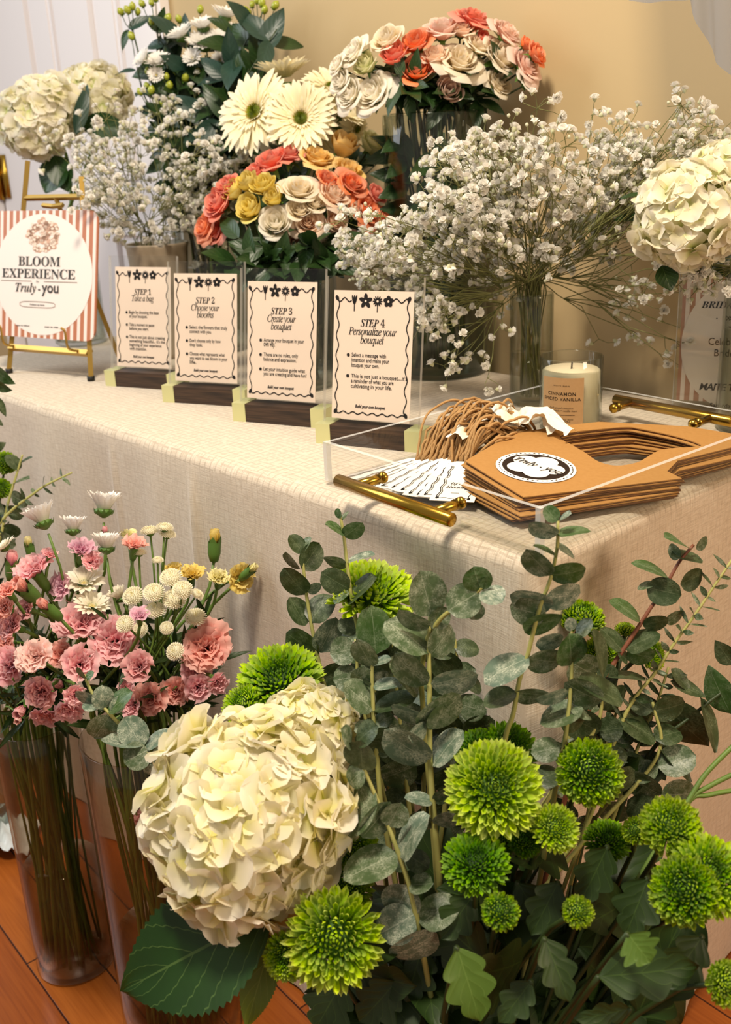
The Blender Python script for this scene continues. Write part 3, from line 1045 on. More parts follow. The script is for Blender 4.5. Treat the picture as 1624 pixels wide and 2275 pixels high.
def tablecloth():
    rc = 0.022
    per = []
    def arc(cu, cn, a0, a1, k=10):
        for a in np.linspace(a0, a1, k, endpoint=False):
            per.append((cu + rc * math.cos(a), cn + rc * math.sin(a), math.cos(a), math.sin(a)))
    def side(p, q, nu, nn):
        L = math.hypot(q[0] - p[0], q[1] - p[1])
        for t in np.arange(0, L, 0.006) / L:
            per.append((p[0] + (q[0] - p[0]) * t, p[1] + (q[1] - p[1]) * t, nu, nn))
    a, b, c, d = U0, U1, N0, N1
    side((b - rc, c), (a + rc, c), 0, -1)               # front edge, from the far left end to the near corner
    arc(a + rc, c + rc, -math.pi / 2, -math.pi)
    side((a, c + rc), (a, d - rc), -1, 0)               # right end
    arc(a + rc, d - rc, math.pi, math.pi / 2)
    side((a + rc, d), (b - rc, d), 0, 1)
    arc(b - rc, d - rc, math.pi / 2, 0)
    side((b, d - rc), (b, c + rc), 1, 0)
    arc(b - rc, c + rc, 0, -math.pi / 2)
    per = np.array(per)
    n = len(per)
    seg = np.linalg.norm(np.diff(per[:, :2], axis=0, append=per[:1, :2]), axis=1)
    s = np.concatenate([[0], np.cumsum(seg)[:-1]])
    Lf = (b - a - 2 * rc)
    rb = 0.016
    rings = [(-0.0205, 0.0)]
    for q in np.linspace(0, math.pi / 2, 6)[0:]:
        rings.append((-rb + rb * math.sin(q), -(rb - rb * math.cos(q))))
    for z in np.linspace(-rb - 0.02, -(TZ - 0.004), 30):
        rings.append((0.0, z))
    rng = np.random.default_rng(3)
    corner_s = Lf + 0.017
    V, UV = [], []
    for off, z in rings:
        q = max(0.0, (-z - 0.02) / (TZ - 0.02))
        amp = 0.013 * q ** 0.75
        fold = np.sin(2 * math.pi * s / 0.235 + 1.6 * np.sin(s * 5.1) + 0.8) + 0.55 * np.sin(2 * math.pi * s / 0.104 + 1.2 * np.sin(s * 8.3) + 1.0)
        back = per[:, 3] > 0.5
        right = per[:, 2] < -0.5
        k = np.where(back, 0.15, np.where(right, 0.45, 1.0))
        o = off + amp * k * (fold + 0.6)
        dc = np.abs(s - corner_s)
        o = o + 0.075 * q * np.exp(-(dc / 0.05) ** 2) - 0.035 * q ** 0.6 * np.exp(-((dc - 0.10) / 0.035) ** 2)
        for us in (1.02, 1.215):        # pressed creases down the front
            o = o + 0.006 * (np.clip((-z - 0.015) / 0.05, 0, 1)) * np.exp(-((s - (b - rc - us)) / 0.006) ** 2) * (per[:, 3] < -0.5)
        if z < -0.1:
            o = np.where(back, np.minimum(o, 0.01), o)
        for i in range(n):
            V.append(un(per[i, 0] + per[i, 2] * o[i], per[i, 1] + per[i, 3] * o[i], TZ + z + (0.002 * math.sin(s[i] * 9) if q > 0.99 else 0)))
            if z > -0.001:
                UV.append((per[i, 0] + per[i, 2] * off, per[i, 1] + per[i, 3] * off))
            elif per[i, 2] < -0.5:
                UV.append((per[i, 0] + z, per[i, 1]))
            else:
                UV.append((per[i, 0], per[i, 1] + z))
    F = []
    for r in range(len(rings) - 1):
        for i in range(n):
            j = (i + 1) % n
            F.append((r * n + i, (r + 1) * n + i, (r + 1) * n + j, r * n + j))
    F.append(tuple(range(n)))
    me = bpy.data.meshes.new('tablecloth')
    me.from_pydata([tuple(v) for v in V], [], F)
    ul = me.uv_layers.new(name='UVMap')
    idx = np.empty(len(me.loops), dtype=np.int32)
    me.loops.foreach_get('vertex_index', idx)
    ul.data.foreach_set('uv', np.array(UV, dtype=np.float32)[idx].ravel())
    me.polygons.foreach_set('use_smooth', np.ones(len(me.polygons), dtype=bool))
    me.materials.append(cloth_material('linen_tablecloth_top', 0.30))
    me.materials.append(cloth_material('linen_tablecloth_fall', 0.11))
    me.polygons.foreach_set('material_index', np.array([1 if len(f) == 4 and f[0] >= 6 * n else 0 for f in F], dtype=np.int32))
    me.update()
    return tag(link('tablecloth', me), 'beige woven linen tablecloth draped over the long table to the floor', 'tablecloth')
tablecloth()
# ---------------------------------------------------------------- lettering and flat artwork
def mathf(s, style):
    up, lo, dg = {'bi': (0x1D468, 0x1D482, 0x1D7CE), 'i': (0x1D434, 0x1D44E, 0x1D7CE), 'b': (0x1D400, 0x1D41A, 0x1D7CE), 'script': (0x1D4D0, 0x1D4EA, 0x1D7CE)}[style]
    o = ''
    for ch in s:
        if 'A' <= ch <= 'Z':
            o += chr(up + ord(ch) - 65)
        elif 'a' <= ch <= 'z':
            o += '\u210e' if (style == 'i' and ch == 'h') else chr(lo + ord(ch) - 97)
        elif '0' <= ch <= '9':
            o += chr(dg + ord(ch) - 48)
        else:
            o += ch
    return o

def text_geo(s, style=None, shear=0.0, bold=0.0, space=1.0):
    c = bpy.data.curves.new('lettering', 'FONT')
    c.body = mathf(s, style) if style else s
    c.size = 1.0
    c.shear = shear
    c.offset = bold
    c.space_character = space
    c.resolution_u = 3
    o = bpy.data.objects.new('lettering', c)
    C.objects.link(o)
    bpy.context.view_layer.update()
    me = bpy.data.meshes.new_from_object(o.evaluated_get(bpy.context.evaluated_depsgraph_get()))
    V = np.array([v.co[:] for v in me.vertices])
    F = [tuple(p.vertices) for p in me.polygons]
    bpy.data.objects.remove(o)
    bpy.data.curves.remove(c)
    bpy.data.meshes.remove(me)
    return V, F

class Art:
    """flat artwork in a unit-wide card frame: x 0..1 to the right, y downwards; put on a card of width w at height z"""
    def __init__(self, w, h, z, ys=1.0):
        self.w, self.h, self.z, self.ys, self.mb = w, h, z, ys, MB()

    def pt(self, x, y):
        return (x - 0.5) * self.w, self.h - y * self.ys * self.w

    def text(self, s, cx, base, width, style=None, align='c', height=None, **k):
        V, F = text_geo(s, style, **k)
        x0, x1 = V[:, 0].min(), V[:, 0].max()
        sc = width * self.w / (x1 - x0)
        sy = (sc if height is None else height * self.w / max(V[:, 1].max(), 1e-6)) * self.ys
        X = (V[:, 0] - (x0 if align == 'l' else (x0 + x1) / 2)) * sc
        ox, oy = self.pt(cx, base)
        self.mb.add(np.stack([X + ox, V[:, 1] * sy + oy, np.full(len(V), self.z)], 1), F)

    def line(self, pts, wd):
        p = np.array([self.pt(*q) for q in pts])
        t = np.gradient(p, axis=0)
        t /= np.linalg.norm(t, axis=1)[:, None] + 1e-9
        nrm = np.stack([-t[:, 1], t[:, 0]], 1) * wd * self.w / 2
        A = np.concatenate([p + nrm, p - nrm])
        n = len(p)
        self.mb.add(np.column_stack([A, np.full(2 * n, self.z)]), [(i, n + i, n + i + 1, i + 1) for i in range(n - 1)])

    def blob(self, cx, cy, rx, ry, rot=0.0, n=18):
        a = np.linspace(0, 2 * math.pi, n, endpoint=False)
        X, Y = rx * np.cos(a), ry * np.sin(a)
        ox, oy = self.pt(cx, cy)
        self.mb.add(np.stack([(X * math.cos(rot) - Y * math.sin(rot)) * self.w + ox, (X * math.sin(rot) + Y * math.cos(rot)) * self.w * self.ys + oy, np.full(n, self.z)], 1), [tuple(range(n))])

    def build(self, name, mat, parent, R, o):
        me = self.mb.data(name, mat, smooth=False)
        return link(name, me, parent, mat4(R, o))

def xz_frame(lean=0.0):
    """maps artwork (x right, y up, z out) to a board standing in local x/z, facing local -y, leaning back"""
    return rotx(math.pi / 2 - lean)

# ---------------------------------------------------------------- four instruction signs
CW, CH = 0.1045, 0.1535
SIGN_TEXT = [
    ('STEP 1', ['Take a bag'], [['Begin by choosing the base', 'of your bouquet.'], ['Take a moment to pause', 'before you start.'], ['This is not just about creating', "something beautiful... it's the", 'beginning of your experience', 'with intention.']]),
    ('STEP 2', ['Choose your', 'blooms'], [['Select the flowers that truly', 'connect with you.'], ["Don't choose only by how", 'they look.'], ['Choose what represents what', 'you want to see bloom in your', 'life.']]),
    ('STEP 3', ['Create your', 'bouquet'], [['Arrange your bouquet in your', 'own way.'], ['There are no rules, only', 'balance and expression.'], ['Let your intuition guide what', 'you are creating and have fun!']]),
    ('STEP 4', ['Personalize your', 'bouquet'], [['Select a message with', 'intention and make your', 'bouquet your own.'], ["This is not just a bouquet....it's", 'a reminder of what you are', 'cultivating in your life.']]),
]
LINE_W = {'Take a bag': 0.40, 'Choose your': 0.45, 'blooms': 0.27, 'Create your': 0.41, 'bouquet': 0.30, 'Personalize your': 0.61}

def card_art(k):
    a = Art(CW, CH, 0.0004)
    head, sub, bul = SIGN_TEXT[k]
    y = 0.40
    a.text(head, 0.5, y, 0.305, 'bi', height=0.087, space=0.92)
    for s in sub:
        y += 0.095
        a.text(s, 0.5, y, LINE_W[s], 'i', height=0.090, space=0.9, bold=0.004)
    y += 0.155 if len(sub) == 2 else 0.185
    for b in bul:
        a.blob(0.20, y - 0.017, 0.020, 0.020)
        for s in b:
            a.text(s, 0.245, y, 0.0208 * len(s), None, 'l', height=0.046, bold=0.010)
            y += 0.058
        y += 0.066
    a.text('Build your own bouquet', 0.5, CH / CW * 0.905, 0.385, None, height=0.036, shear=0.25, bold=0.028)
    H = CH / CW
    yt, yb = 0.105, H - 0.105
    rng = np.random.default_rng(5)
    for x in (0.055, 0.94):
        t = np.linspace(0, 1, 70)
        a.line([(x + 0.016 * math.sin(q * 34 + x * 3), yt + (yb - yt) * q) for q in t], 0.013)
    t = np.linspace(0, 1, 60)
    a.line([(0.06 + 0.88 * q, yb + 0.03 + 0.013 * math.sin(q * 44)) for q in t], 0.013)
    for x0, x1 in ((0.05, 0.225), (0.75, 0.94)):
        a.line([(x0 + (x1 - x0) * q, 0.105 + 0.022 * math.sin(q * 9 + x0 * 4)) for q in np.linspace(0, 1, 24)], 0.013)
    for x, y, r in ((0.05, yb + 0.02, -0.6), (0.95, yb + 0.02, 0.6), (0.04, 0.085, 0.5), (0.945, 0.085, -0.5)):
        a.blob(x, y, 0.022, 0.031, r)
    # little black flowers: tulip, five-petal, daisy, round-petal
    for q in (-0.5, 0, 0.5):
        a.blob(0.262 + 0.022 * q * 1.6, 0.10, 0.012, 0.052, q * -0.45)
    a.line([(0.262, 0.11), (0.262, 0.23)], 0.012)
    for i in range(5):
        an = i * 1.2566 + math.pi / 2
        a.blob(0.405 + 0.045 * math.cos(an), 0.115 - 0.045 * math.sin(an), 0.042, 0.024, an)
    for i in range(12):
        an = i * 0.5236
        a.blob(0.555 + 0.038 * math.cos(an), 0.115 - 0.038 * math.sin(an), 0.026, 0.0085, an)
    a.line([(0.555, 0.15), (0.552, 0.235)], 0.010)
    for i in range(5):
        an = i * 1.2566 + math.pi / 2
        a.blob(0.69 + 0.036 * math.cos(an), 0.115 - 0.036 * math.sin(an), 0.030, 0.026, an)
    dots = Art(CW, CH, 0.0007)
    for x in (0.405, 0.555, 0.69):
        dots.blob(x, 0.115, 0.013, 0.013)
    return a, dots

PW, PH, PT_ = 0.127, 0.177, 0.006
LEAN = math.radians(9.5)
SIGN_AT = [(236, 857, -26.0), (363, 893, -24.0), (519, 935, -26.5), (703, 984, -27.0)]
SIGN_LOOK = ['farthest left, overlapped by the step 2 sign', 'second from the left', 'third from the left', 'nearest, beside the acrylic tray']
card_me = None
for k, (px, py, rz) in enumerate(SIGN_AT):
    rz = math.radians(rz)
    corner = on_z(px, py, TZ)
    loc = corner + rotz(rz) @ np.array([0.070, 0, 0])
    s = empty('sign_holder', loc, rz)
    tag(s, f'clear acrylic sign holder on walnut and gold base, holding the STEP {k + 1} card', 'sign holder', 'sign holders in a row')
    mb = MB()
    mb.box((-0.050, 0.0, 0), (0.050, 0.030, 0.0245))
    mb.build('base', M['wood_dark'], s, False)
    for sx in (-1, 1):
        mb = MB()
        mb.box((min(sx * 0.050, sx * 0.070), -0.0008, 0), (max(sx * 0.050, sx * 0.070), 0.0308, 0.0252))
        mb.build('gold_clip', M['clip'], s, False)
    R = xz_frame(LEAN)
    o = np.array([0, 0.012, 0.0235])
    mb = MB()
    z0, z1 = -PT_ / 2, PT_ / 2
    V = np.array([[x, y, z] for z in (z0, z1) for x, y in ((-PW / 2, 0), (PW / 2, 0), (PW / 2, PH), (-PW / 2, PH))])
    mb.add(V @ R.T + o, [(3, 2, 1, 0), (4, 5, 6, 7)], mi=0)
    mb.add(V @ R.T + o, [(0, 1, 5, 4), (1, 2, 6, 5), (2, 3, 7, 6), (3, 0, 4, 7)], mi=1)
    mb.build('acrylic_panel', [M['acrylic'], M['acrylic_edge']], s, False)
    # the paper card inside the holder
    c = empty('instruction_card', loc + rotz(rz) @ (o + R @ np.array([-0.0015, 0.0070, 0])), rz)
    tag(c, f'cream instruction card headed STEP {k + 1} with a black wavy border', 'card', 'instruction cards')
    mb = MB()
    V = np.array([[x, y, z] for z in (-0.0004, 0.0) for x, y in ((-CW / 2, 0), (CW / 2, 0), (CW / 2, CH), (-CW / 2, CH))])
    mb.add(V @ R.T, [(3, 2, 1, 0), (4, 5, 6, 7), (0, 1, 5, 4), (1, 2, 6, 5), (2, 3, 7, 6), (3, 0, 4, 7)])
    mb.build('paper', M['card'], c, False)
    a, dots = card_art(k)
    a.build('lettering', M['ink'], c, R, (0, 0, 0))
    dots.build('flower_centres', M['card'], c, R, (0, 0, 0))

# ---------------------------------------------------------------- acrylic tray with brass handles
TA = on_z(1199, 1247, TZ)
T_RZ = math.atan2(0.62323, 0.78204)      # local x = long side, local y = short side
TL, TW, TH, TT = 0.388, 0.305, 0.048, 0.005
tray = tag(empty('serving_tray', TA, T_RZ), 'clear acrylic tray with brass bar handles at the near table corner', 'tray')
mb = MB()
mb.box((0, 0, 0.0005), (TL, TW, TT), mi=0)
for lo, hi in (((0, 0, TT), (TL, TT, TH)), ((0, TW - TT, TT), (TL, TW, TH)), ((0, TT, TT), (TT, TW - TT, TH)), ((TL - TT, TT, TT), (TL, TW - TT, TH))):
    n0 = len(mb.f)
    mb.box(lo, hi, mi=0)
    mb.mi[n0 + 1] = 1
for x0, y0 in ((0, 0), (0, TW - TT), (TL - TT, 0), (TL - TT, TW - TT)):
    mb.box((x0 - 0.0004, y0 - 0.0004, TT), (x0 + TT + 0.0004, y0 + TT + 0.0004, TH + 0.0003), mi=1)
mb.build('tray_body', [M['acrylic'], M['acrylic_edge']], tray, False)
for sx, x0 in ((-1, 0.0), (1, TL)):
    mb = MB()
    xb = x0 + sx * 0.030
    yc = 0.160
    def bar(p0, p1, r):
        p0, p1 = np.array(p0, float), np.array(p1, float)
        d = unit(p1 - p0)
        q = [p0, p0, p0 + d * 0.001, p1 - d * 0.001, p1, p1]
        mb.tube(np.array([p0, p0 + d * 0.0008, p1 - d * 0.0008, p1]), [r * 0.88, r, r, r * 0.88], 20)
    bar((xb, yc - 0.083, 0.026), (xb, yc + 0.083, 0.026), 0.0066)
    h = mb.build('handle', M['brass'], tray)
    for yy in (yc - 0.056, yc + 0.056):
        mb = MB()
        mb.tube([(x0 + sx * 0.0, yy, 0.026), (x0 + sx * 0.004, yy, 0.026), (x0 + sx * 0.028, yy, 0.026)], [0.0058, 0.0048, 0.0048], 16)
        mb.tube([(x0 - sx * TT, yy, 0.026), (x0 - sx * (TT + 0.004), yy, 0.026), (x0 - sx * (TT + 0.007), yy, 0.026)], [0.006, 0.006, 0.003], 16)
        mb.build('post', M['brass'], h)

# ---------------------------------------------------------------- kraft flower carriers stacked in the tray (tray frame: x long side, y short side)
def tr(x, y, z=0.0):
    return TA + rotz(T_RZ) @ np.array([x, y, z])
OUT = [(0.1639, 0.0726), (0.067, 0.0528), (0.0050, 0.2145), (0.025, 0.2185), (0.036, 0.2522), (0.031, 0.2848), (0.0245, 0.3301), (0.022, 0.3700), (0.042, 0.3740), (0.092, 0.350), (0.1599, 0.2796), (0.177, 0.2304), (0.1909, 0.1691)]
HOLE = [(0.1528, 0.2043), (0.1568, 0.2231), (0.1443, 0.26), (0.1312, 0.2907), (0.1193, 0.2992), (0.0812, 0.3118), (0.0508, 0.3127), (0.0474, 0.3034), (0.0594, 0.2803), (0.0645, 0.2597), (0.061, 0.2356), (0.0577, 0.2122), (0.0646, 0.1883), (0.0828, 0.1826), (0.1069, 0.1909), (0.1303, 0.1975)]

def carrier_mesh(name, seed, thick=0.0011):
    cu = bpy.data.curves.new('carrier_outline', 'CURVE')
    cu.dimensions = '2D'
    cu.fill_mode = 'BOTH'
    cu.extrude = thick / 2
    for pts, smooth in ((OUT, False), (HOLE, True)):
        P2 = np.array([(v, u) for u, v in pts]) - np.array([0.2, 0.1])
        if smooth:
            Q = np.vstack([P2[-1:], P2, P2[:2]])
            out = []
            for i in range(len(P2)):
                p0, p1, p2, p3 = Q[i:i + 4]
                for t in (0, 0.25, 0.5, 0.75):
                    out.append(0.5 * (2 * p1 + (p2 - p0) * t + (2 * p0 - 5 * p1 + 4 * p2 - p3) * t * t + (3 * p1 - p0 - 3 * p2 + p3) * t ** 3))
            P2 = np.array(out)
        else:
            Q = []
            for i in range(len(P2)):
                a, b = P2[i], P2[(i + 1) % len(P2)]
                for t in np.linspace(0, 1, 8, endpoint=False):
                    Q.append(a + (b - a) * t)
            P2 = np.array(Q)
        sp = cu.splines.new('POLY')
        sp.points.add(len(P2) - 1)
        sp.points.foreach_set('co', np.column_stack([P2, np.zeros(len(P2)), np.ones(len(P2))]).astype(np.float32).ravel())
        sp.use_cyclic_u = True
    o = bpy.data.objects.new('carrier_outline', cu)
    C.objects.link(o)
    bpy.context.view_layer.update()
    me = bpy.data.meshes.new_from_object(o.evaluated_get(bpy.context.evaluated_depsgraph_get()))
    bpy.data.objects.remove(o)
    bpy.data.curves.remove(cu)
    me.name = name
    me.materials.clear()
    return me

car_a = carrier_mesh('kraft_panel', 1)
car_a.materials.append(M['kraft'])
car_b = car_a.copy()
car_b.materials.clear()
car_b.materials.append(M['kraft_dark'])
rng = np.random.default_rng(11)
NCAR = 9
for k in range(NCAR):
    t = k / (NCAR - 1)
    top = k == NCAR - 1
    jit = 0 if top else 1
    off = np.array([-0.006 * (1 - t) + rng.uniform(-0.006, 0.006) * jit, 0.010 * (1 - t) * 0 + rng.uniform(-0.004, 0.005) * jit])
    z = 0.0075 + t * 0.0235
    tilt = (0.02 + 0.09 * t)
    rot = rng.uniform(-0.05, 0.05) * jit - 0.04 * (1 - t)
    root = empty('kraft_carrier', tr(0.2 + off[0], 0.1 + off[1], z), T_RZ + rot)
    names = ['bottom of', 'second from the bottom of', 'third from the bottom of', 'fourth from the bottom of', 'middle of', 'fourth from the top of', 'third from the top of', 'second from the top of', '']
    tag(root, 'kraft flower carrier with round black and white sticker, topmost of the stack' if top else f'folded kraft flower carrier, {names[k]} the stack in the tray', 'flower carrier', 'kraft flower carriers')
    # panel dips towards the near long side; far end rises a little
    Rt = rotx(tilt) @ roty(0.0)
    for nm, me, dz, dx in (('front_panel', car_a, 0.0013, 0), ('back_panel', car_b, -0.0004, 0.001)):
        link(nm, me, root, mat4(Rt, np.array([dx, -0.0005 if dz < 0 else 0, dz + 0.0])))
    if top:
        st = Art(0.078, 0.0, 0.0002)
        base = empty('sticker', (0, 0, 0))
        bpy.data.objects.remove(base)
        c2 = np.array([0.1174 - 0.2, 0.1095 - 0.1])
        Rs = Rt @ rotz(-math.pi / 2 + 0.12)
        o = Rt @ np.array([c2[0], c2[1], 0.0021 + 0.0006])
        w = Art(1.0, 0.0, 0.0)
        w.blob(0.5, 0, 0.040, 0.040, 0, 48)
        sk = w.build('sticker', M['white_paper'], root, Rs, o)
        w = Art(1.0, 0.0, 0.0003)
        w.blob(0.5, 0, 0.0335, 0.0335, 0, 48)
        for ang in np.arange(0, 360, 7.5):
            if int(ang) % 90 < 80:
                a_ = math.radians(ang)
                w.blob(0.5 + 0.0365 * math.cos(a_), 0.0365 * math.sin(a_), 0.0008, 0.0013, -a_, 6)
        w.build('sticker_ring', M['ink_brown'], sk, np.eye(3), (0, 0, 0))
        w = Art(1.0, 0.0, 0.0008)
        out = []
        for q in np.linspace(0, 2 * math.pi, 120, endpoint=False):
            best = 0.016
            for i in range(5):
                da = q - (i * 1.2566 + 0.3)
                k_ = (0.0130 / 0.0165) ** 2 - math.sin(da) ** 2
                if k_ > 0 and math.cos(da) > 0:
                    best = max(best, 0.0165 * (math.cos(da) + math.sqrt(k_)))
            out.append((best * math.cos(q), best * math.sin(q), 0.0008))
        w.mb.add(out + [(0, 0, 0.0008)], [(i, (i + 1) % 120, 120) for i in range(120)])
        w.build('sticker_flower', M['white_paper'], sk, np.eye(3), (0, 0, 0))
        w = Art(1.0, 0.0, 0.0014)
        w.text('Truly', 0.487, 0.003, 0.026, 'i', height=0.0105, bold=0.01)
        w.blob(0.5055, 0.0, 0.0011, 0.0011)
        w.text('you', 0.519, 0.003, 0.019, None, height=0.0085, shear=0.2)
        w.build('lettering', M['ink'], sk, np.eye(3), (0, 0, 0))

# ---------------------------------------------------------------- paper tags with jute loops
tag_out = [(-0.0215, 0.0), (-0.0145, 0.009), (0.0145, 0.009), (0.0215, 0.0), (0.0225, -0.088), (-0.0225, -0.088)]
NT = 14
rng = np.random.default_rng(21)
for k in range(NT):
    t = k / (NT - 1)
    hx = 0.104 + 0.010 * math.sin(t * 3) + rng.uniform(-0.003, 0.003)
    hy = 0.272 - 0.075 * t + rng.uniform(-0.003, 0.003)
    z = 0.0065 + 0.014 * t
    # direction of the tag body in tray coordinates
    ang = math.radians(-90 + (-14 + 42 * t) * -1) + rng.uniform(-0.06, 0.06)
    bx = np.array([-math.cos(math.radians(14 - 46 * t)), math.sin(math.radians(14 - 46 * t)) * 1.0])
    if k == NT - 1:
        bx = unit(np.array([-0.075, -0.052]))
    root = empty('gift_tag', tr(hx, hy, z), T_RZ)
    if k == NT - 1:
        lab = 'white paper gift tag with jute loop, nearest, beside the kraft carriers'
    else:
        lab = 'white paper gift tag with jute loop in the fanned pile in the tray'
    tag(root, lab, 'gift tag', 'gift tags' if k == NT - 1 else 'fanned gift tags')
    y = -bx
    x = np.array([y[1], -y[0]])
    R = np.array([[x[0], y[0], 0], [x[1], y[1], 0], [0, 0, 1.0]])
    R = R @ rotx(0.09 + 0.02 * t)
    mb = MB()
    V = np.array([(p[0], p[1], zz) for zz in (0, 0.0005) for p in tag_out])
    n = len(tag_out)
    mb.add(V, [tuple(reversed(range(n))), tuple(range(n, 2 * n))] + [(i, (i + 1) % n, n + (i + 1) % n, n + i) for i in range(n)])
    link('paper', mb.data('tag_paper', M['white_paper'], False), root, mat4(R, (0, 0, 0)))
    a = Art(1.0, 0.0, 0.0008)
    a.line([(0.5 - 0.016 + 0.001 * math.sin(q * 25), 0.004 + 0.078 * q) for q in np.linspace(0, 1, 24)], 0.0009)
    a.line([(0.5 + 0.016 + 0.001 * math.sin(q * 25), 0.004 + 0.078 * q) for q in np.linspace(0, 1, 24)], 0.0009)
    a.line([(0.5 - 0.014 + 0.001 * math.sin(q * 25), 0.004 + 0.078 * q) for q in np.linspace(0, 1, 24)], 0.0006)
    a.line([(0.5 - 0.016 + 0.032 * q, 0.082 + 0.0008 * math.sin(q * 20)) for q in np.linspace(0, 1, 16)], 0.0008)
    a.blob(0.5 - 0.016, 0.082, 0.0015, 0.0025)
    a.blob(0.5 + 0.016, 0.082, 0.0015, 0.0025)
    a.blob(0.5, -0.004, 0.0028, 0.0028)
    if k == NT - 1:
        a.text('life is', 0.5, 0.050, 0.016, 'script', height=0.006)
        a.text('blooming', 0.5, 0.059, 0.022, 'script', height=0.006)
        a.line([(0.496, 0.070), (0.504, 0.070)], 0.0006)
    link('print', a.mb.data('tag_print', M['ink'], False), root, mat4(R, (0, 0, 0)))
    mb = MB()
    base = np.array([hx, hy, z])
    for strand in range(4):
        L = 0.115 + rng.uniform(-0.02, 0.02)
        e = np.array([0.205 + rng.uniform(-0.02, 0.015), 0.245 - 0.035 * t + rng.uniform(-0.022, 0.03), 0.030 + rng.uniform(-0.008, 0.012)])
        p = [np.array([0, 0.003, 0.002])]
        c1 = (e - base) * 0.35 + np.array([rng.uniform(-0.01, 0.01), rng.uniform(-0.012, 0.014), 0.030 + rng.uniform(-0.01, 0.016)])
        c2 = (e - base) * 0.75 + np.array([rng.uniform(-0.01, 0.01), rng.uniform(-0.014, 0.014), 0.020 + rng.uniform(-0.01, 0.018)])
        d1 = (e - base) * 0.30 + np.array([rng.uniform(-0.01, 0.01), rng.uniform(-0.02, 0.012), 0.022 + rng.uniform(-0.01, 0.014)])
        pth = smooth_path([p[0], c1, c2, e - base, (e - base) * 0.72 + np.array([0.004, -0.010, 0.010]), d1, p[0] + np.array([0.002, -0.002, 0])], 42)
        wob = np.cumsum(rng.normal(0, 0.0006, pth.shape), axis=0)
        mb.tube(pth + wob - wob[:1], 0.0015, 6)
    mb.build('jute_loop', M['twine'], root)

# ---------------------------------------------------------------- torn white cotton ribbon on the carriers
rb = tag(empty('cotton_ribbon', tr(0.185, 0.195, 0.045), T_RZ), 'torn white cotton ribbon bow lying on the kraft carriers', 'ribbon')
rng = np.random.default_rng(4)
for pts, wd in (([(0.0, 0.0, 0.004), (-0.02, 0.022, 0.012), (-0.05, 0.030, 0.006), (-0.075, 0.022, 0.003)], 0.022),
                ([(0.0, 0.0, 0.006), (0.022, 0.006, 0.014), (0.028, -0.018, 0.012), (0.018, -0.040, 0.000)], 0.020),
                ([(0.0, 0.0, 0.006), (0.012, -0.012, 0.016), (0.020, -0.030, 0.014), (0.016, -0.062, 0.004)], 0.020),
                ([(0.0, 0.0, 0.006), (-0.015, 0.012, 0.020), (0.010, 0.026, 0.018), (0.012, 0.006, 0.008)], 0.018)):
    p = smooth_path(pts, 18)
    mb = MB()
    t = np.gradient(p, axis=0)
    n = len(p)
    G = np.zeros((n, 7, 3))
    for i in range(n):
        sd = unit(np.cross(t[i], [0, 0, 1.0]))
        for j in range(7):
            v = j / 3 - 1
            w = wd / 2 * (1 + 0.12 * rng.normal() * (abs(v) == 1))
            G[i, j] = p[i] + sd * v * w + np.array([0, 0, 0.004 * math.sin(v * 3.2 + i * 0.5) + 0.0015 * math.sin(i * 1.3 + j)])
    mb.grid(G)
    mb.build('strip', M['ribbon'], rb)

# ---------------------------------------------------------------- candle
cb = on_z(1266, 948, TZ)
candle = tag(empty('candle_jar', cb), 'glass jar candle with kraft label reading cinnamon spiced vanilla, behind the tray', 'candle')
CR, CHH = 0.0385, 0.0905
mb = MB()
mb.lathe([(0.001, 0.0005), (CR - 0.004, 0.0005), (CR, 0.005), (CR, CHH - 0.001), (CR - 0.0008, CHH), (CR - 0.0022, CHH - 0.001), (CR - 0.0022, 0.008), (0.001, 0.007)], 56)
mb.build('glass_jar', M['glass'], candle)
mb = MB()
mb.lathe([(0.001, 0.0095), (CR - 0.0032, 0.0095), (CR - 0.0030, 0.072), (CR - 0.006, 0.0745), (0.004, 0.0740), (0.001, 0.0740)], 48)
wax = mb.build('wax', M['wax'], candle)
mb = MB()
mb.tube([(0, 0, 0.072), (0.0005, 0, 0.078), (0.001, 0.0005, 0.083)], 0.0011, 8)
mb.build('wick', M['wick'], candle)
toward = math.atan2(-cb[1], -cb[0])
LC = toward - 0.30           # label centre, a little to the viewer's left
LHW = 0.0272
def wrap(V, r):
    """x along the label, y height -> on the jar"""
    a = LC + V[:, 0] / CR
    return np.stack([r * np.cos(a), r * np.sin(a), V[:, 1]], 1)
mb = MB()
gx = np.linspace(-LHW, LHW, 25)
Pg = np.zeros((2, 25, 3))
for i, zz in enumerate((0.008, 0.0705)):
    Pg[i] = wrap(np.column_stack([gx, np.full(25, zz)]), CR + 0.0004)
mb.grid(Pg)
lb = mb.build('paper_label', M['kraft_label'], candle)
mb = MB()
for s, zz, wd, kw in (('WHITE BARN', 0.0600, 0.020, dict(space=1.5)), ('CINNAMON', 0.0490, 0.0350, dict(space=1.15, bold=0.012)), ('SPICED VANILLA', 0.0425, 0.0475, dict(space=1.15, bold=0.012)),
                      ('fresh ground cinnamon', 0.0325, 0.0300, dict(style='i')), ('sugar crystals + vanilla bean', 0.0290, 0.0390, dict(style='i')), ('SCENTED CANDLE WITH', 0.0185, 0.030, {}), ('ESSENTIAL OILS', 0.0160, 0.024, {}), ('8 oz / 227 g', 0.0125, 0.012, {})):
    V, F = text_geo(s, **kw)
    x0, x1 = V[:, 0].min(), V[:, 0].max()
    sc = wd / (x1 - x0)
    mb.add(wrap(np.column_stack([(V[:, 0] - (x0 + x1) / 2) * sc, V[:, 1] * sc + zz]), CR + 0.0007), F)
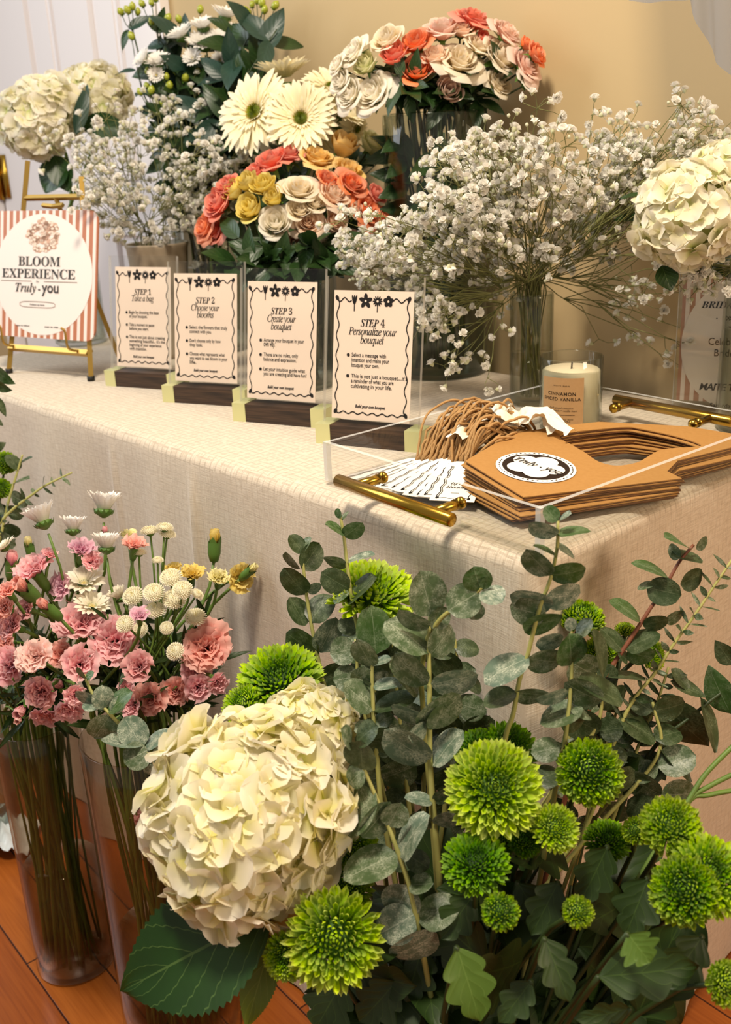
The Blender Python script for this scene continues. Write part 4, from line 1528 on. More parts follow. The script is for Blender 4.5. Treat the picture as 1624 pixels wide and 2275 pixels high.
for zz, hw in ((0.0245, 0.017),):
    g2 = np.linspace(-hw, hw, 12)
    Pg = np.stack([wrap(np.column_stack([g2, np.full(12, zz)]), CR + 0.0007), wrap(np.column_stack([g2, np.full(12, zz + 0.0005)]), CR + 0.0007)])
    mb.grid(Pg)
mb.build('lettering', M['ink_brown'], lb, False)

# ---------------------------------------------------------------- striped boards: the easel sign at the left and the acrylic sign at the right
def stripes_material(name, c1, c2, period, phase):
    n = Nodes(name)
    sx = n.t.nodes.new('ShaderNodeSeparateXYZ')
    n.l(n.obj(), sx.inputs[0])
    f = n.math('FRACT', n.math('MULTIPLY_ADD', sx.outputs[0], 1 / period, phase))
    n.l(n.mix(n.math('GREATER_THAN', f, 0.56), c1, c2), n.b.inputs['Base Color'])
    n.b.inputs['Roughness'].default_value = 0.5
    return n.m
M['stripe_a'] = stripes_material('striped_sign_print', '#b5714f', '#f0ddd4', 0.0150, 50.2)
M['stripe_b'] = stripes_material('striped_card_print', '#b98a72', '#f0e2da', 0.0118, 50.0)
M['oval'] = plain('oval_print', '#efe4dc', 0.55)
M['blush'] = plain('blush_print', '#d8b49c', 0.6, 0, (160, '#c79a7e'))
M['grey_ink'] = plain('grey_ink', '#3c3937', 0.7)
M['rule_ink'] = plain('thin_rule_ink', '#8f7d72', 0.7)

def rounded_board(w, h, r, t, k=8):
    pts = []
    for cx_, cy_, a0 in ((w / 2 - r, r, -90), (w / 2 - r, h - r, 0), (-w / 2 + r, h - r, 90), (-w / 2 + r, r, 180)):
        for a in np.linspace(math.radians(a0), math.radians(a0 + 90), k):
            pts.append((cx_ + r * math.cos(a), cy_ + r * math.sin(a)))
    n = len(pts)
    mb = MB()
    V = np.array([(p[0], p[1], z) for z in (-t, 0.0) for p in pts])
    mb.add(V, [tuple(reversed(range(n))), tuple(range(n, 2 * n))] + [(i, (i + 1) % n, n + (i + 1) % n, n + i) for i in range(n)])
    return mb

# easel: frame local x to its right, y away from its face, z up
foot = on_z(203, 846, TZ)
E_RZ = math.radians(-30)
EL = math.radians(13)
eloc = foot + rotz(E_RZ) @ np.array([-0.095, 0, 0])
easel = tag(empty('tabletop_easel', eloc, E_RZ), 'gold metal tabletop easel at the left end of the table, carrying the striped sign', 'easel')
def bar_part(name, pts, r, parent, sides=8, cap=None):
    mb = MB()
    mb.tube(pts, r, sides)
    return mb.build(name, M['gold'], parent, smooth=sides > 4)
H_ = 0.315
for sx in (-1, 1):
    p0 = np.array([sx * 0.095, 0, 0.004])
    p1 = np.array([sx * 0.062, math.tan(EL) * H_, H_])
    if sx == -1:
        p1 = p0 + (p1 - p0) * 1.09
    lg = bar_part('leg', [p0, (p0 + p1) / 2, p1], 0.0056, easel, 4)
    mb = MB()
    mb.tube([p0 + np.array([0, 0, -0.004]), p0 + np.array([0, 0, 0.004])], 0.0062, 8)
    mb.build('rubber_foot', M['black_rubber'], lg)
pr0, pr1 = np.array([0.058, 0.115, 0.002]), np.array([0.006, math.tan(EL) * 0.285, 0.285])
bar_part('rear_leg', [pr0, (pr0 + pr1) / 2, pr1], 0.0052, easel, 4)
def on_leg(z, sx):
    t = z / H_
    return np.array([sx * (0.095 - 0.033 * t), math.tan(EL) * z, z])
bar_part('crossbar', [on_leg(0.285, -1), on_leg(0.285, 0), on_leg(0.285, 1)], 0.005, easel, 4)
bar_part('hinge_bracket', [on_leg(0.273, -1) * np.array([0.35, 1, 1]), on_leg(0.271, 0), on_leg(0.273, 1) * np.array([0.35, 1, 1])], 0.004, easel, 4)
bar_part('ledge', [on_leg(0.044, -1) + np.array([0, -0.004, 0]), on_leg(0.044, 0) + np.array([0, -0.004, 0]), on_leg(0.044, 1) + np.array([0, -0.004, 0])], 0.006, easel, 4)
for sx in (-1, 1):
    q = on_leg(0.046, sx * 0.82)
    hk = smooth_path([q + np.array([0.018, 0.004, 0.0]), q, q + np.array([-0.006, -0.016, 0.004]), q + np.array([-0.008, -0.024, 0.012]), q + np.array([-0.009, -0.024, 0.036]), q + np.array([-0.013, -0.028, 0.042])], 20)
    bar_part('hook', hk, 0.0021, easel, 8)

# the sign on the easel
BW, BH = 0.240, 0.207
bR = xz_frame(EL)
bo = np.array([-0.010, math.tan(EL) * 0.062 - 0.010, 0.064])
sgn = tag(empty('striped_sign', eloc + rotz(E_RZ) @ bo, E_RZ), 'terracotta striped sign with white oval reading bloom experience, on the gold easel', 'sign')
link('board', rounded_board(BW, BH, 0.020, 0.003).data('board', M['stripe_a'], False), sgn, mat4(bR, (0, 0, 0)))
a = Art(BW, BH, 0.0004, 0.659)
a.blob(0.5, 0.655, 0.465, 0.622, 0, 64)
a.build('oval_panel', M['oval'], sgn, bR, (0, 0, 0))
a = Art(BW, BH, 0.0008, 0.659)
rng = np.random.default_rng(9)
for k in range(60):
    r_, an = math.sqrt(rng.uniform(0, 1)) * 0.15, rng.uniform(0, 6.28)
    a.blob(0.50 + r_ * math.cos(an), 0.255 + r_ * math.sin(an) * 1.08, 0.030, 0.024, rng.uniform(0, 3), 8)
a.build('printed_hydrangea', M['blush'], sgn, bR, (0, 0, 0))
a = Art(BW, BH, 0.0011, 0.659)
for k in range(70):
    r_, an = math.sqrt(rng.uniform(0, 1)) * 0.15, rng.uniform(0, 6.28)
    a.blob(0.50 + r_ * math.cos(an), 0.255 + r_ * math.sin(an) * 1.08, 0.016, 0.012, rng.uniform(0, 3), 8)
a.build('printed_petals', M['card'], sgn, bR, (0, 0, 0))
a = Art(BW, BH, 0.0010, 0.659)
a.text('BLOOM', 0.47, 0.565, 0.40, 'b', height=0.098, space=0.95)
a.text('EXPERIENCE', 0.46, 0.690, 0.70, 'b', height=0.095, space=0.95)
a.text('by', 0.46, 0.735, 0.03, 'i')
a.text('Truly', 0.345, 0.835, 0.20, 'bi', height=0.095)
a.blob(0.475, 0.808, 0.010, 0.010)
a.text('you', 0.58, 0.835, 0.16, None, height=0.075, bold=0.02)
a.text('Follow us here', 0.46, 0.972, 0.14, None, bold=0.02)
for x in (0.285, 0.56):
    a.text('scan to follow' if x < 0.4 else 'scan to visit', x + 0.04, 1.195, 0.13, None, bold=0.02)
a.build('lettering', M['grey_ink'], sgn, bR, (0, 0, 0))
a = Art(BW, BH, 0.0010, 0.659)
for x0, x1 in ((0.10, 0.40), (0.52, 0.83)):
    a.line([(x0, 0.722), (x1, 0.722)], 0.004)
t = np.linspace(0, 2 * math.pi, 40)
a.line([(0.46 + 0.17 * math.copysign(abs(math.cos(q)) ** 0.5, math.cos(q)), 0.962 + 0.030 * math.copysign(abs(math.sin(q)) ** 0.7, math.sin(q))) for q in t], 0.004)
a.build('rules', M['rule_ink'], sgn, bR, (0, 0, 0))

# acrylic sign at the right edge
sl = on_z(1494, 908, TZ)
S_RZ = math.radians(-23)
RW, RH = 0.145, 0.181
sloc = sl + rotz(S_RZ) @ np.array([RW / 2, 0, 0])
rs = tag(empty('acrylic_sign', sloc, S_RZ), 'striped bridal sign in clear acrylic holder behind the far tray handle', 'sign')
rR = xz_frame(math.radians(3))
mb = MB()
mb.box((-RW / 2, -0.0045, 0.004), (RW / 2, -0.002, RH))
mb.box((-RW / 2, 0.002, 0.004), (RW / 2, 0.0045, RH))
mb.box((-RW / 2, -0.022, 0.0005), (RW / 2, 0.022, 0.004))
mb.build('acrylic_holder', M['acrylic'], rs, False)
mb = MB()
mb.box((-RW / 2 - 0.0006, -0.0045, 0.004), (-RW / 2, 0.0045, RH))
mb.build('acrylic_side', M['acrylic_edge'], rs, False)
V = np.array([[x, y, z] for z in (-0.0005, 0.0) for x, y in ((-RW / 2 + 0.004, 0.012), (RW / 2, 0.012), (RW / 2, RH), (-RW / 2 + 0.004, RH))])
mb = MB()
mb.add(V, [(3, 2, 1, 0), (4, 5, 6, 7), (0, 1, 5, 4), (1, 2, 6, 5), (2, 3, 7, 6), (3, 0, 4, 7)])
pr_ = link('printed_card', mb.data('printed_card', M['stripe_b'], False), rs, mat4(xz_frame(0), (0, 0, 0)))
a = Art(RW, RH, 0.0004)
a.blob(0.53, 0.66, 0.49, 0.575, 0, 64)
a.build('oval_panel', M['oval'], pr_, np.eye(3), (0, 0, 0))
a = Art(RW, RH, 0.0008)
a.text('BRIDAL SHOWER', 0.19, 0.335, 0.70, 'bi', 'l', height=0.058, space=0.95)
a.text('Celebrating our', 0.27, 0.655, 0.50, None, 'l', height=0.062)
a.text('Bride-to-be', 0.325, 0.755, 0.36, None, 'l', height=0.062)
a.text('MAITE TALAVERA', 0.22, 1.06, 0.62, None, 'l', height=0.062, shear=0.2, bold=0.02, space=0.9)
a.text('Saturday, April 26', 0.32, 1.215, 0.42, None, 'l', height=0.040, bold=0.012)
a.line([(0.50, 0.415), (0.72, 0.422)], 0.006)
for k in range(5):
    a.line([(0.40 + 0.025 * k, 0.405), (0.425 + 0.025 * k, 0.420), (0.40 + 0.025 * k, 0.437)], 0.011)
a.blob(0.325, 0.425, 0.006, 0.006)
a.build('lettering', M['ink'], pr_, np.eye(3), (0, 0, 0))
# ---------------------------------------------------------------- vases on the table
def glass_vase(name, base, r, h, label, wall=0.003, mat='glass', r_top=None, water=0.0, cat='vase', water_mat='water', floor_t=0.008):
    rt = r_top or r
    root = tag(empty(name, base), label, cat)
    mb = MB()
    prof = [(0.001, 0.0008), (r - 0.004, 0.0008), (r, 0.004)]
    for t in np.linspace(0, 1, 8)[1:]:
        prof.append((r + (rt - r) * t, 0.004 + (h - 0.006) * t))
    prof += [(rt - wall / 2, h), (rt - wall, h - 0.002)]
    for t in np.linspace(1, 0, 8)[1:]:
        prof.append((r + (rt - r) * t - wall, floor_t + (h - 0.002 - floor_t) * t))
    prof += [(0.001, floor_t)]
    mb.lathe(prof, 56)
    mb.build('glass_wall', M[mat], root)
    if water:
        mb = MB()
        mb.lathe([(0.001, floor_t + 0.0005), (r - wall - 0.0006, floor_t + 0.0005), (r + (rt - r) * water / h - wall - 0.0006, water), (0.001, water)], 48)
        mb.build('water', M[water_mat], root)
    return root

def rnd_in(base, r, z=0.012):
    a, q = RNG.uniform(0, 6.28), r * math.sqrt(RNG.uniform(0, 1))
    return np.asarray(base) + np.array([q * math.cos(a), q * math.sin(a), z])

def arrange(kind_fn, items, centre, base, r_in, mouth_z, r_mouth):
    """items: dicts with photo position and depth; facing fans out from the bouquet centre"""
    for it in items:
        kind_fn(it, centre, rnd_in(base, r_in), rnd_in(base, r_mouth, mouth_z))

def fan_face(px, py, centre, R, up=0.35, tw=0.75, k=0.85):
    return face_dir(k * (px - centre[0]) / R + RNG.uniform(-0.15, 0.15), -k * (py - centre[1]) / R + up + RNG.uniform(-0.15, 0.15), tw)

# tall glass vase of roses against the wall
v1 = at(970, 560, dep_n(970, 560, 1.170))
v1 = np.array([v1[0], v1[1], TZ])
glass_vase('tall_glass_vase', v1, 0.0765, 0.384, 'tall wide clear glass cylinder vase of cream and orange roses by the wall', mat='glass_green', water=0.20)

ROSE_DESC = {'rose_orange': 'orange spray rose', 'rose_coral': 'coral pink spray rose', 'rose_cream': 'cream spray rose', 'rose_peach': 'pale peach spray rose', 'rose_pinkcream': 'blush pink spray rose',
             'rose_white': 'white spray rose', 'rose_green': 'greenish cream spray rose', 'rose_yellow': 'yellow spray rose', 'rose_gold': 'golden yellow spray rose'}

def rose(px, py, r, d, col, opn, centre, R, base, r_in, mz, rm, where, leaves=1, up=0.35, tw=0.75):
    sz = 2 * r * d / FPX * 1.24
    key = int(round(opn * 4))
    sd = int(RNG.integers(0, 3))
    me = templ(f'rose_bloom_{key}_{sd}', lambda: rose_head([0.0, 0.25, 0.5, 0.75, 1.0][key], 100 * key + sd, 15 + 3 * key), P[col])
    cal = templ('rose_calyx', lambda: calyx_cup(), M['calyx'])
    state = ['closed', 'half-open', 'half-open', 'open', 'fully open'][key]
    flower('rose', [('bloom', me), ('calyx', cal)], at(px, py, d), fan_face(px, py, centre, R, up, tw), sz, rnd_in(base, r_in), rnd_in(base, rm, mz),
           f'{state} {ROSE_DESC[col]}', where, 'rose', 'roses ' + where, stem='stem_dark', leaves=leaves)

TV = [(879, 130, 28, 'rose_coral', .25), (927, 101, 31, 'rose_orange', .5), (929, 164, 35, 'rose_orange', .5), (1020, 143, 50, 'rose_cream', 1), (982, 76, 35, 'rose_pinkcream', .5), (968, 132, 27, 'rose_peach', .5),
      (994, 206, 26, 'rose_pinkcream', 0), (833, 212, 46, 'rose_white', 1), (791, 120, 32, 'rose_white', .75), (864, 96, 33, 'rose_cream', .5), (818, 150, 25, 'rose_green', .25), (761, 182, 27, 'rose_white', .75),
      (752, 148, 22, 'rose_white', .75), (782, 212, 33, 'rose_white', .75), (868, 200, 26, 'rose_white', .75), (1050, 52, 38, 'rose_coral', .75), (1122, 80, 34, 'rose_pinkcream', .75), (1073, 92, 17, 'rose_coral', .25), (1108, 132, 42, 'rose_cream', .75),
      (1165, 150, 40, 'rose_pinkcream', 1), (1186, 124, 24, 'rose_orange', .5), (1104, 190, 30, 'rose_cream', .75), (1023, 72, 27, 'rose_peach', .5), (1165, 102, 15, 'rose_orange', .25), (1062, 108, 32, 'rose_cream', .75), (1170, 184, 24, 'rose_white', .75)]
for px, py, r, col, op in TV:
    dd = dep_y(px, py, v1[1] - 0.055 + 0.03 * abs((px - 985) / 220) ** 2 + 0.0004 * max(0, 130 - py))
    dd = min(dd, dep_n(px, py, 1.215))
    rose(px, py, r, dd, col, op, (985, 165), 200, v1, 0.05, 0.375, 0.06, 'in the tall glass vase', 3, 0.30, 0.75)
for k in range(9):      # foliage stripped stems and leaves low in the tall vase
    a = RNG.uniform(0, 6.28)
    top = np.array([v1[0] + 0.05 * math.cos(a), v1[1] + 0.05 * math.sin(a), TZ + 0.375 + RNG.uniform(-0.02, 0.02)])
    rt = empty('leafy_rose', rnd_in(v1, 0.05))
    o0 = np.array(rt.location)
    mb = MB()
    pth = bezier(top, top - [0, 0, 0.1], o0 + [0, 0, 0.2], o0, 10)
    mb.tube(pth - o0, 0.0018, 6)
    mb.build('stem', M['stem_dark'], rt)
    for j in range(5):
        q = pth[1 + j]
        dv = unit(np.array([math.cos(a + RNG.uniform(-1, 1)), math.sin(a + RNG.uniform(-1, 1)), RNG.uniform(-0.4, 0.6)])) * 0.5
        if (q + dv * 0.05 - v1)[:2] @ (q + dv * 0.05 - v1)[:2] > 0.07 ** 2 and q[2] < TZ + 0.375:
            dv = np.array([0, 0, -0.5])
        me = templ(f'long_leaf_{j % 2}', lambda: leaf_shape(1, 0.42, 'plain', 0.2, 0.4, seed=j), M['leaf_rose'])
        link('leaf', me, rt, mat4(leaf_frame(q, q + dv, RNG.uniform(-0.8, 0.8)), q - o0, RNG.uniform(0.05, 0.075)))
    tag(rt, 'dark green leafy rose stem inside the tall glass vase', 'stem', 'leafy stems in the tall vase')

for k in range(12):     # dark leaves filling the mouth of the tall vase
    px, py = 870 + 19 * k, RNG.uniform(165, 222)
    tip = at(px, py, dep_y(px, py, v1[1] - 0.05 + RNG.uniform(-0.02, 0.05)))
    b = rnd_in(v1, 0.05)
    m = rnd_in(v1, 0.055, 0.375)
    rt = empty('leafy_rose', b)
    pth = smooth_path([b, m, m * 0.4 + tip * 0.6, tip], 20)
    mb = MB()
    mb.tube(pth - b, 0.0015, 6)
    mb.build('stem', M['stem_dark'], rt)
    for j in range(7):
        q = pth[int(RNG.integers(len(pth) - 7, len(pth)))]
        dv = unit(RNG.normal(0, 1, 3) * [1, 0.5, 0.7] + [0, -0.4, -0.1])
        link('leaf', templ(f'long_leaf_{j % 2}', lambda: leaf_shape(1, 0.42, 'plain', 0.2, 0.4, seed=j), M['leaf_rose']), rt, mat4(leaf_frame(q, q + dv, RNG.uniform(-0.6, 0.6)), q - b, RNG.uniform(0.035, 0.055)))
    tag(rt, 'dark green leafy rose stem at the mouth of the tall glass vase', 'stem', 'leafy stems at the mouth of the tall vase')

# low glass vase of orange, yellow and cream spray roses
v2 = on_z(655, 838, TZ)
v2 = np.array([*(at(655, 700, 1.52)[:2]), TZ])
glass_vase('glass_vase', v2, 0.055, 0.150, 'low clear glass vase of mixed spray roses behind the instruction signs', water=0.09)
FR = [(642, 351, 34, 'rose_coral', .75), (604, 368, 33, 'rose_coral', .5), (570, 388, 24, 'rose_coral', .5), (493, 454, 34, 'rose_coral', .5), (510, 420, 27, 'rose_coral', .5), (462, 508, 33, 'rose_orange', .75), (484, 518, 26, 'rose_coral', .75),
      (703, 359, 37, 'rose_gold', .75), (759, 336, 28, 'rose_gold', 0), (770, 386, 31, 'rose_gold', .5), (822, 328, 28, 'rose_green', .25), (528, 430, 21, 'rose_yellow', 0), (555, 414, 21, 'rose_yellow', 0), (589, 420, 26, 'rose_yellow', .25),
      (562, 467, 29, 'rose_yellow', .25), (614, 444, 20, 'rose_yellow', 0), (665, 428, 38, 'rose_cream', .75), (738, 439, 37, 'rose_peach', .75), (614, 500, 34, 'rose_white', .5), (684, 496, 34, 'rose_peach', 1), (652, 535, 33, 'rose_peach', .75),
      (766, 546, 34, 'rose_pinkcream', .75), (724, 550, 25, 'rose_white', .5), (785, 470, 23, 'rose_cream', .5), (740, 492, 23, 'rose_peach', .25), (668, 470, 26, 'rose_cream', .5), (658, 562, 24, 'rose_white', .75), (780, 414, 32, 'rose_orange', .75),
      (726, 404, 23, 'rose_orange', .5), (812, 470, 38, 'rose_orange', 1), (845, 484, 24, 'rose_orange', .75), (832, 436, 22, 'rose_coral', .5), (700, 455, 24, 'rose_cream', .5)]
for px, py, r, col, op in FR:
    rr = math.hypot((px - 660) / 200, (py - 450) / 130)
    rose(px, py, r, 1.45 + 0.06 * rr * rr + (0.03 if py < 400 else 0), col, op, (660, 480), 190, v2, 0.035, 0.15, 0.045, 'in the low vase behind the signs', 2, 0.25, 0.8)

# cream gerberas
v3 = np.array([*(at(690, 700, 1.66)[:2]), TZ])
glass_vase('glass_vase', v3, 0.045, 0.22, 'clear glass vase of cream gerberas behind the spray roses', water=0.12)
def gerbera_templ(k):
    e = [(8, -14), (16, 2), (40, 24), (-5, -50), (58, 50)][k]
    m, d = ray_head(300 + k, [(30, 0.40, 0.085, e[0], e[1], 0.10), (26, 0.37, 0.08, e[0] + 12, e[1] + 10, 0.09), (26, 0.20, 0.04, 40, 15, 0.09), (24, 0.13, 0.03, 60, 30, 0.075)], 0.085, 0.03, 70, 0.035)
    return m, d
GER = [(566, 250, 102, 1.57, (-0.45, 0.15, 0.85), 0, 'large cream gerbera facing left'), (668, 264, 88, 1.52, (-0.05, 0.10, 1.0), 1, 'wide cream gerbera facing the viewer'), (734, 194, 72, 1.57, (0.0, 0.65, 0.75), 1, 'cream gerbera with a green disc tilted upwards'),
       (630, 172, 74, 1.63, (-0.1, 0.92, 0.35), 2, 'cream gerbera seen from the side at the top'), (752, 252, 62, 1.57, (0.55, 0.45, 0.6), 2, 'cream gerbera half hidden on the right'), (792, 286, 50, 1.58, (0.7, -0.5, 0.5), 3, 'wilted cream gerbera drooping to the right'),
       (705, 300, 62, 1.58, (0.25, -0.45, 0.8), 1, 'low cream gerbera above the golden rose')]
for px, py, r, d, fc, k, desc in GER:
    sz = 2 * r * d / FPX
    if f'gerbera_{k}' not in TEMPL:
        TEMPL[f'gerbera_{k}'], TEMPL[f'gerbera_disc_{k}'] = gerbera_templ(k)
    me = templ(f'gerbera_{k}', None, P['gerbera'])
    dm = templ(f'gerbera_disc_{k}', None, P['gerbera_disc'])
    cal = templ('mum_calyx', mum_calyx, M['calyx'])
    flower('gerbera', [('rays', me), ('disc', dm), ('calyx', cal)], at(px, py, d), face_dir(*fc), sz, rnd_in(v3, 0.025), rnd_in(v3, 0.035, 0.22), desc, 'behind the roses', 'gerbera', 'cream gerberas', thick=0.0028, stem='stem', back=0.12)

# white mums and yellow-green hypericum, tall arrangement at the back left
v4 = np.array([*(at(470, 640, 1.84)[:2]), TZ])
glass_vase('glass_vase', v4, 0.06, 0.26, 'glass vase of white mums and hypericum at the back left', water=0.15)
def daisy_t(k, col):
    rings = [[(22, 0.40, 0.10, 45, 20, 0.09), (18, 0.36, 0.09, 60, 38, 0.07), (14, 0.26, 0.08, 72, 55, 0.05)],
             [(24, 0.42, 0.11, 62, 48, 0.08), (20, 0.38, 0.10, 72, 62, 0.06), (12, 0.3, 0.09, 80, 74, 0.04)],
             [(20, 0.42, 0.13, 30, 10, 0.08), (16, 0.36, 0.12, 50, 30, 0.06)]][k]
    return ray_head(400 + k, rings, 0.08, 0.03, 30, 0.04)
def daisy(px, py, r, d, fc, k, col, base, ri, mz, rm, desc, where, cat='daisy mum', group=None, leaves=0, leafmat='leaf_mum', stem='stem'):
    if f'daisy_{k}' not in TEMPL:
        TEMPL[f'daisy_{k}'], TEMPL[f'daisy_disc_{k}'] = daisy_t(k, col)
    flower('daisy_mum', [('rays', templ(f'daisy_{k}', None, P[col])), ('disc', templ(f'daisy_disc_{k}', None, P['button'])), ('calyx', templ('daisy_calyx', daisy_calyx, M['calyx']))],
           at(px, py, d), fc, 2 * r * d / FPX * (1.45 if k == 1 else 1.1), rnd_in(base, ri), rnd_in(base, rm, mz), desc, where, cat, group or 'daisies ' + where, leaves=leaves, leafmat=leafmat, stem=stem, back=0.2, thick=0.0018)
for px, py, r, fc in [(454, 104, 44, (0, .55, .8)), (452, 64, 38, (-.1, .8, .6)), (405, 84, 38, (-.4, .7, .6)), (500, 40, 38, (.2, .8, .5)), (526, 84, 38, (.3, .6, .7)), (550, 102, 26, (.6, .3, .6)), (489, 134, 22, (.1, -.1, .9)), (490, 92, 34, (.1, .6, .8)),
                      (322, 136, 30, (-.6, .4, .6)), (352, 143, 34, (-.1, .6, .8)), (348, 168, 22, (.0, .0, 1)), (430, 132, 26, (-.2, .2, .9))]:
    daisy(px, py, r, 1.76, face_dir(*fc), 0, 'daisy', v4, 0.04, 0.26, 0.045, 'white mum', 'in the tall arrangement at the back left', leaves=2)
def berry_mesh():
    mb = MB()
    prof = [(0.02, -0.52), (0.26, -0.42), (0.44, -0.1), (0.40, 0.22), (0.22, 0.44), (0.05, 0.56), (0.001, 0.6)]
    mb.lathe(prof, 12)
    return mb
def sepal_mesh():
    mb = MB()
    for k in range(5):
        put(mb, petal(0.42, 0.3, -0.3, 0.3, 3, 2, r0=0.05), rotz(k * 1.2566), (0, 0, -0.45))
    return mb
def hypericum(spots, d, base, mouth, label, group, px_off=(0, 0), leaf_n=4):
    """a sprig: berries on thin stalks from one stem, with leaves"""
    pts = [at(px, py, min(d + RNG.uniform(-0.02, 0.02), dep_n(px, py, 1.20))) for px, py in spots]
    c = np.mean(pts, axis=0)
    b = np.asarray(base)
    root = empty('hypericum_sprig', b)
    hub = c + np.array([0, 0, -0.05]) + RNG.normal(0, 0.006, 3)
    mb = MB()
    pth = bezier(hub, hub + [0, 0, -0.08], np.asarray(mouth) + [0, 0, 0.03], mouth, 8)
    pth = np.vstack([pth, b[None]])
    mb.tube(pth - b, 0.0016, 6)
    for p in pts:
        mb.tube(np.array([hub, hub * 0.4 + p * 0.6 + [0, 0, -0.008], p]) - b, 0.0008, 5)
    mb.build('stem', M['stem_dark'], root)
    for p in pts:
        dr = unit(p - hub + RNG.normal(0, 0.01, 3))
        q = link('berry', templ('hypericum_berry', berry_mesh, M['berry']), root, mat4(frame(dr), p - b, 0.0135 * RNG.uniform(0.85, 1.15)))
        link('sepals', templ('hypericum_sepals', sepal_mesh, M['calyx']), q)
    for k in range(leaf_n):
        q = pth[(k // 2) % 5] + RNG.normal(0, 0.004, 3)
        dv = unit(RNG.normal(0, 1, 3) * [1, 0.6, 0.6] + [0, 0, 0.1])
        link('leaf', templ(f'long_leaf_{k % 2}', lambda: leaf_shape(1, 0.42, 'plain', 0.2, 0.4, seed=k), M['leaf_blue' if RNG.uniform() < 0.3 else 'leaf_rose']), root, mat4(leaf_frame(q, q + dv, RNG.uniform(-0.5, 0.5)), q - b, RNG.uniform(0.035, 0.06)))
    tag(root, label, 'hypericum', group)
    return root
HY = [([(268, 26), (283, 22), (294, 14), (306, 26)], 'at the far upper left'), ([(315, 8), (336, 6), (345, -6)], 'at the top edge beside the door'), ([(338, 45), (358, 38), (373, 40), (380, 64)], 'just left of the white mums'), ([(292, 80)], 'alone, lowest on the left'),
      ([(397, 42), (445, 21)], 'above the left white mum'), ([(546, 22), (560, 10), (588, 22), (582, 6), (612, 12), (552, 28), (570, 2)], 'at the upper right'), ([(392, 158), (402, 165), (412, 173), (398, 152)], 'below the white mums'),
      ([(437, 136), (440, 162), (454, 164)], 'under the central mum'), ([(328, 158), (336, 200), (311, 204), (326, 190), (342, 178)], 'below the left mum'), ([(355, 205), (376, 190), (376, 218), (361, 228), (370, 170), (366, 190)], 'above the baby\'s breath')]
for spots, w in HY:
    hypericum(spots, 1.78, rnd_in(v4, 0.04), rnd_in(v4, 0.045, 0.26), 'yellow-green hypericum berry sprig ' + w, 'hypericum sprigs', leaf_n=5)
def leafy_branch(name, pts, leaf_specs, stem_r, stem_mat, leaf_matn, base, label, cat, group=None, shape='plain', wid=0.45, d=None):
    """a foliage stem through points; leaf_specs: (index along path 0..1, direction, length)"""
    b = np.asarray(base)
    root = empty(name, b)
    p = smooth_path(pts, 28)
    mb = MB()
    mb.tube(p - b, np.linspace(stem_r, stem_r * 0.6, len(p)), 6)
    mb.build('stem', M[stem_mat], root)
    for t, dv, L in leaf_specs:
        q = p[int(t * (len(p) - 1))]
        sd = int(RNG.integers(0, 3))
        me = templ(f'{shape}_leaf_{wid}_{sd}', lambda: leaf_shape(1, wid, shape, 0.22, 0.4, seed=sd), M[leaf_matn])
        link('leaf', me, root, mat4(leaf_frame(q, q + np.asarray(dv), RNG.uniform(-0.5, 0.5)), q - b, L))
    return tag(root, label, cat, group)
# dark foliage filling the tall arrangement
for k in range(20):
    px, py = RNG.uniform(330, 600), RNG.uniform(20, 330)
    if k < 4:
        px, py = 585 + 10 * k, RNG.uniform(20, 120)
    tip = at(px, py, min(1.80 + RNG.uniform(-0.03, 0.05), dep_n(px, py, 1.15)))
    b = rnd_in(v4, 0.04)
    m = rnd_in(v4, 0.05, 0.27)
    pts = [b, m, m * 0.45 + tip * 0.55 + RNG.normal(0, 0.012, 3), tip]
    leafy_branch('foliage_sprig', pts, [(RNG.uniform(0.4, 1.0), unit(RNG.normal(0, 1, 3) + [0, 0, 0.3]), RNG.uniform(0.05, 0.085)) for _ in range(13)], 0.0018, 'stem_dark', 'leaf_blue' if k % 3 == 0 else 'leaf_rose', b,
                 'dark green foliage stem in the tall arrangement at the back left', 'foliage', 'foliage stems at the back left')
# dark foliage round the spray roses
for k in range(14):
    px = RNG.uniform(500, 830)
    py = RNG.uniform(520, 600)
    tip = at(px, py, 1.47 + RNG.uniform(-0.03, 0.04))
    b = rnd_in(v2, 0.035)
    m = rnd_in(v2, 0.045, 0.15)
    leafy_branch('foliage_sprig', [b, m, m * 0.5 + tip * 0.5 + [0, 0, 0.02], tip], [(RNG.uniform(0.45, 1.0), unit(RNG.normal(0, 1, 3) + [0, -0.3, 0.0]), RNG.uniform(0.04, 0.065)) for _ in range(9)], 0.0016, 'stem_dark', 'leaf_rose', b,
                 'dark green rose foliage in the low vase behind the signs', 'foliage', 'foliage stems behind the signs')
for k in range(8):
    px = RNG.uniform(560, 850)
    tip = at(px, RNG.uniform(300, 420), 1.62 + RNG.uniform(-0.03, 0.03))
    b = rnd_in(v3, 0.025)
    m = rnd_in(v3, 0.035, 0.22)
    leafy_branch('foliage_sprig', [b, m, m * 0.5 + tip * 0.5, tip], [(RNG.uniform(0.55, 1.0), unit(RNG.normal(0, 1, 3)), RNG.uniform(0.04, 0.06)) for _ in range(8)], 0.0016, 'stem_dark', 'leaf_rose', b,
                 'dark green foliage stem behind the cream gerberas', 'foliage', 'foliage stems behind the gerberas')

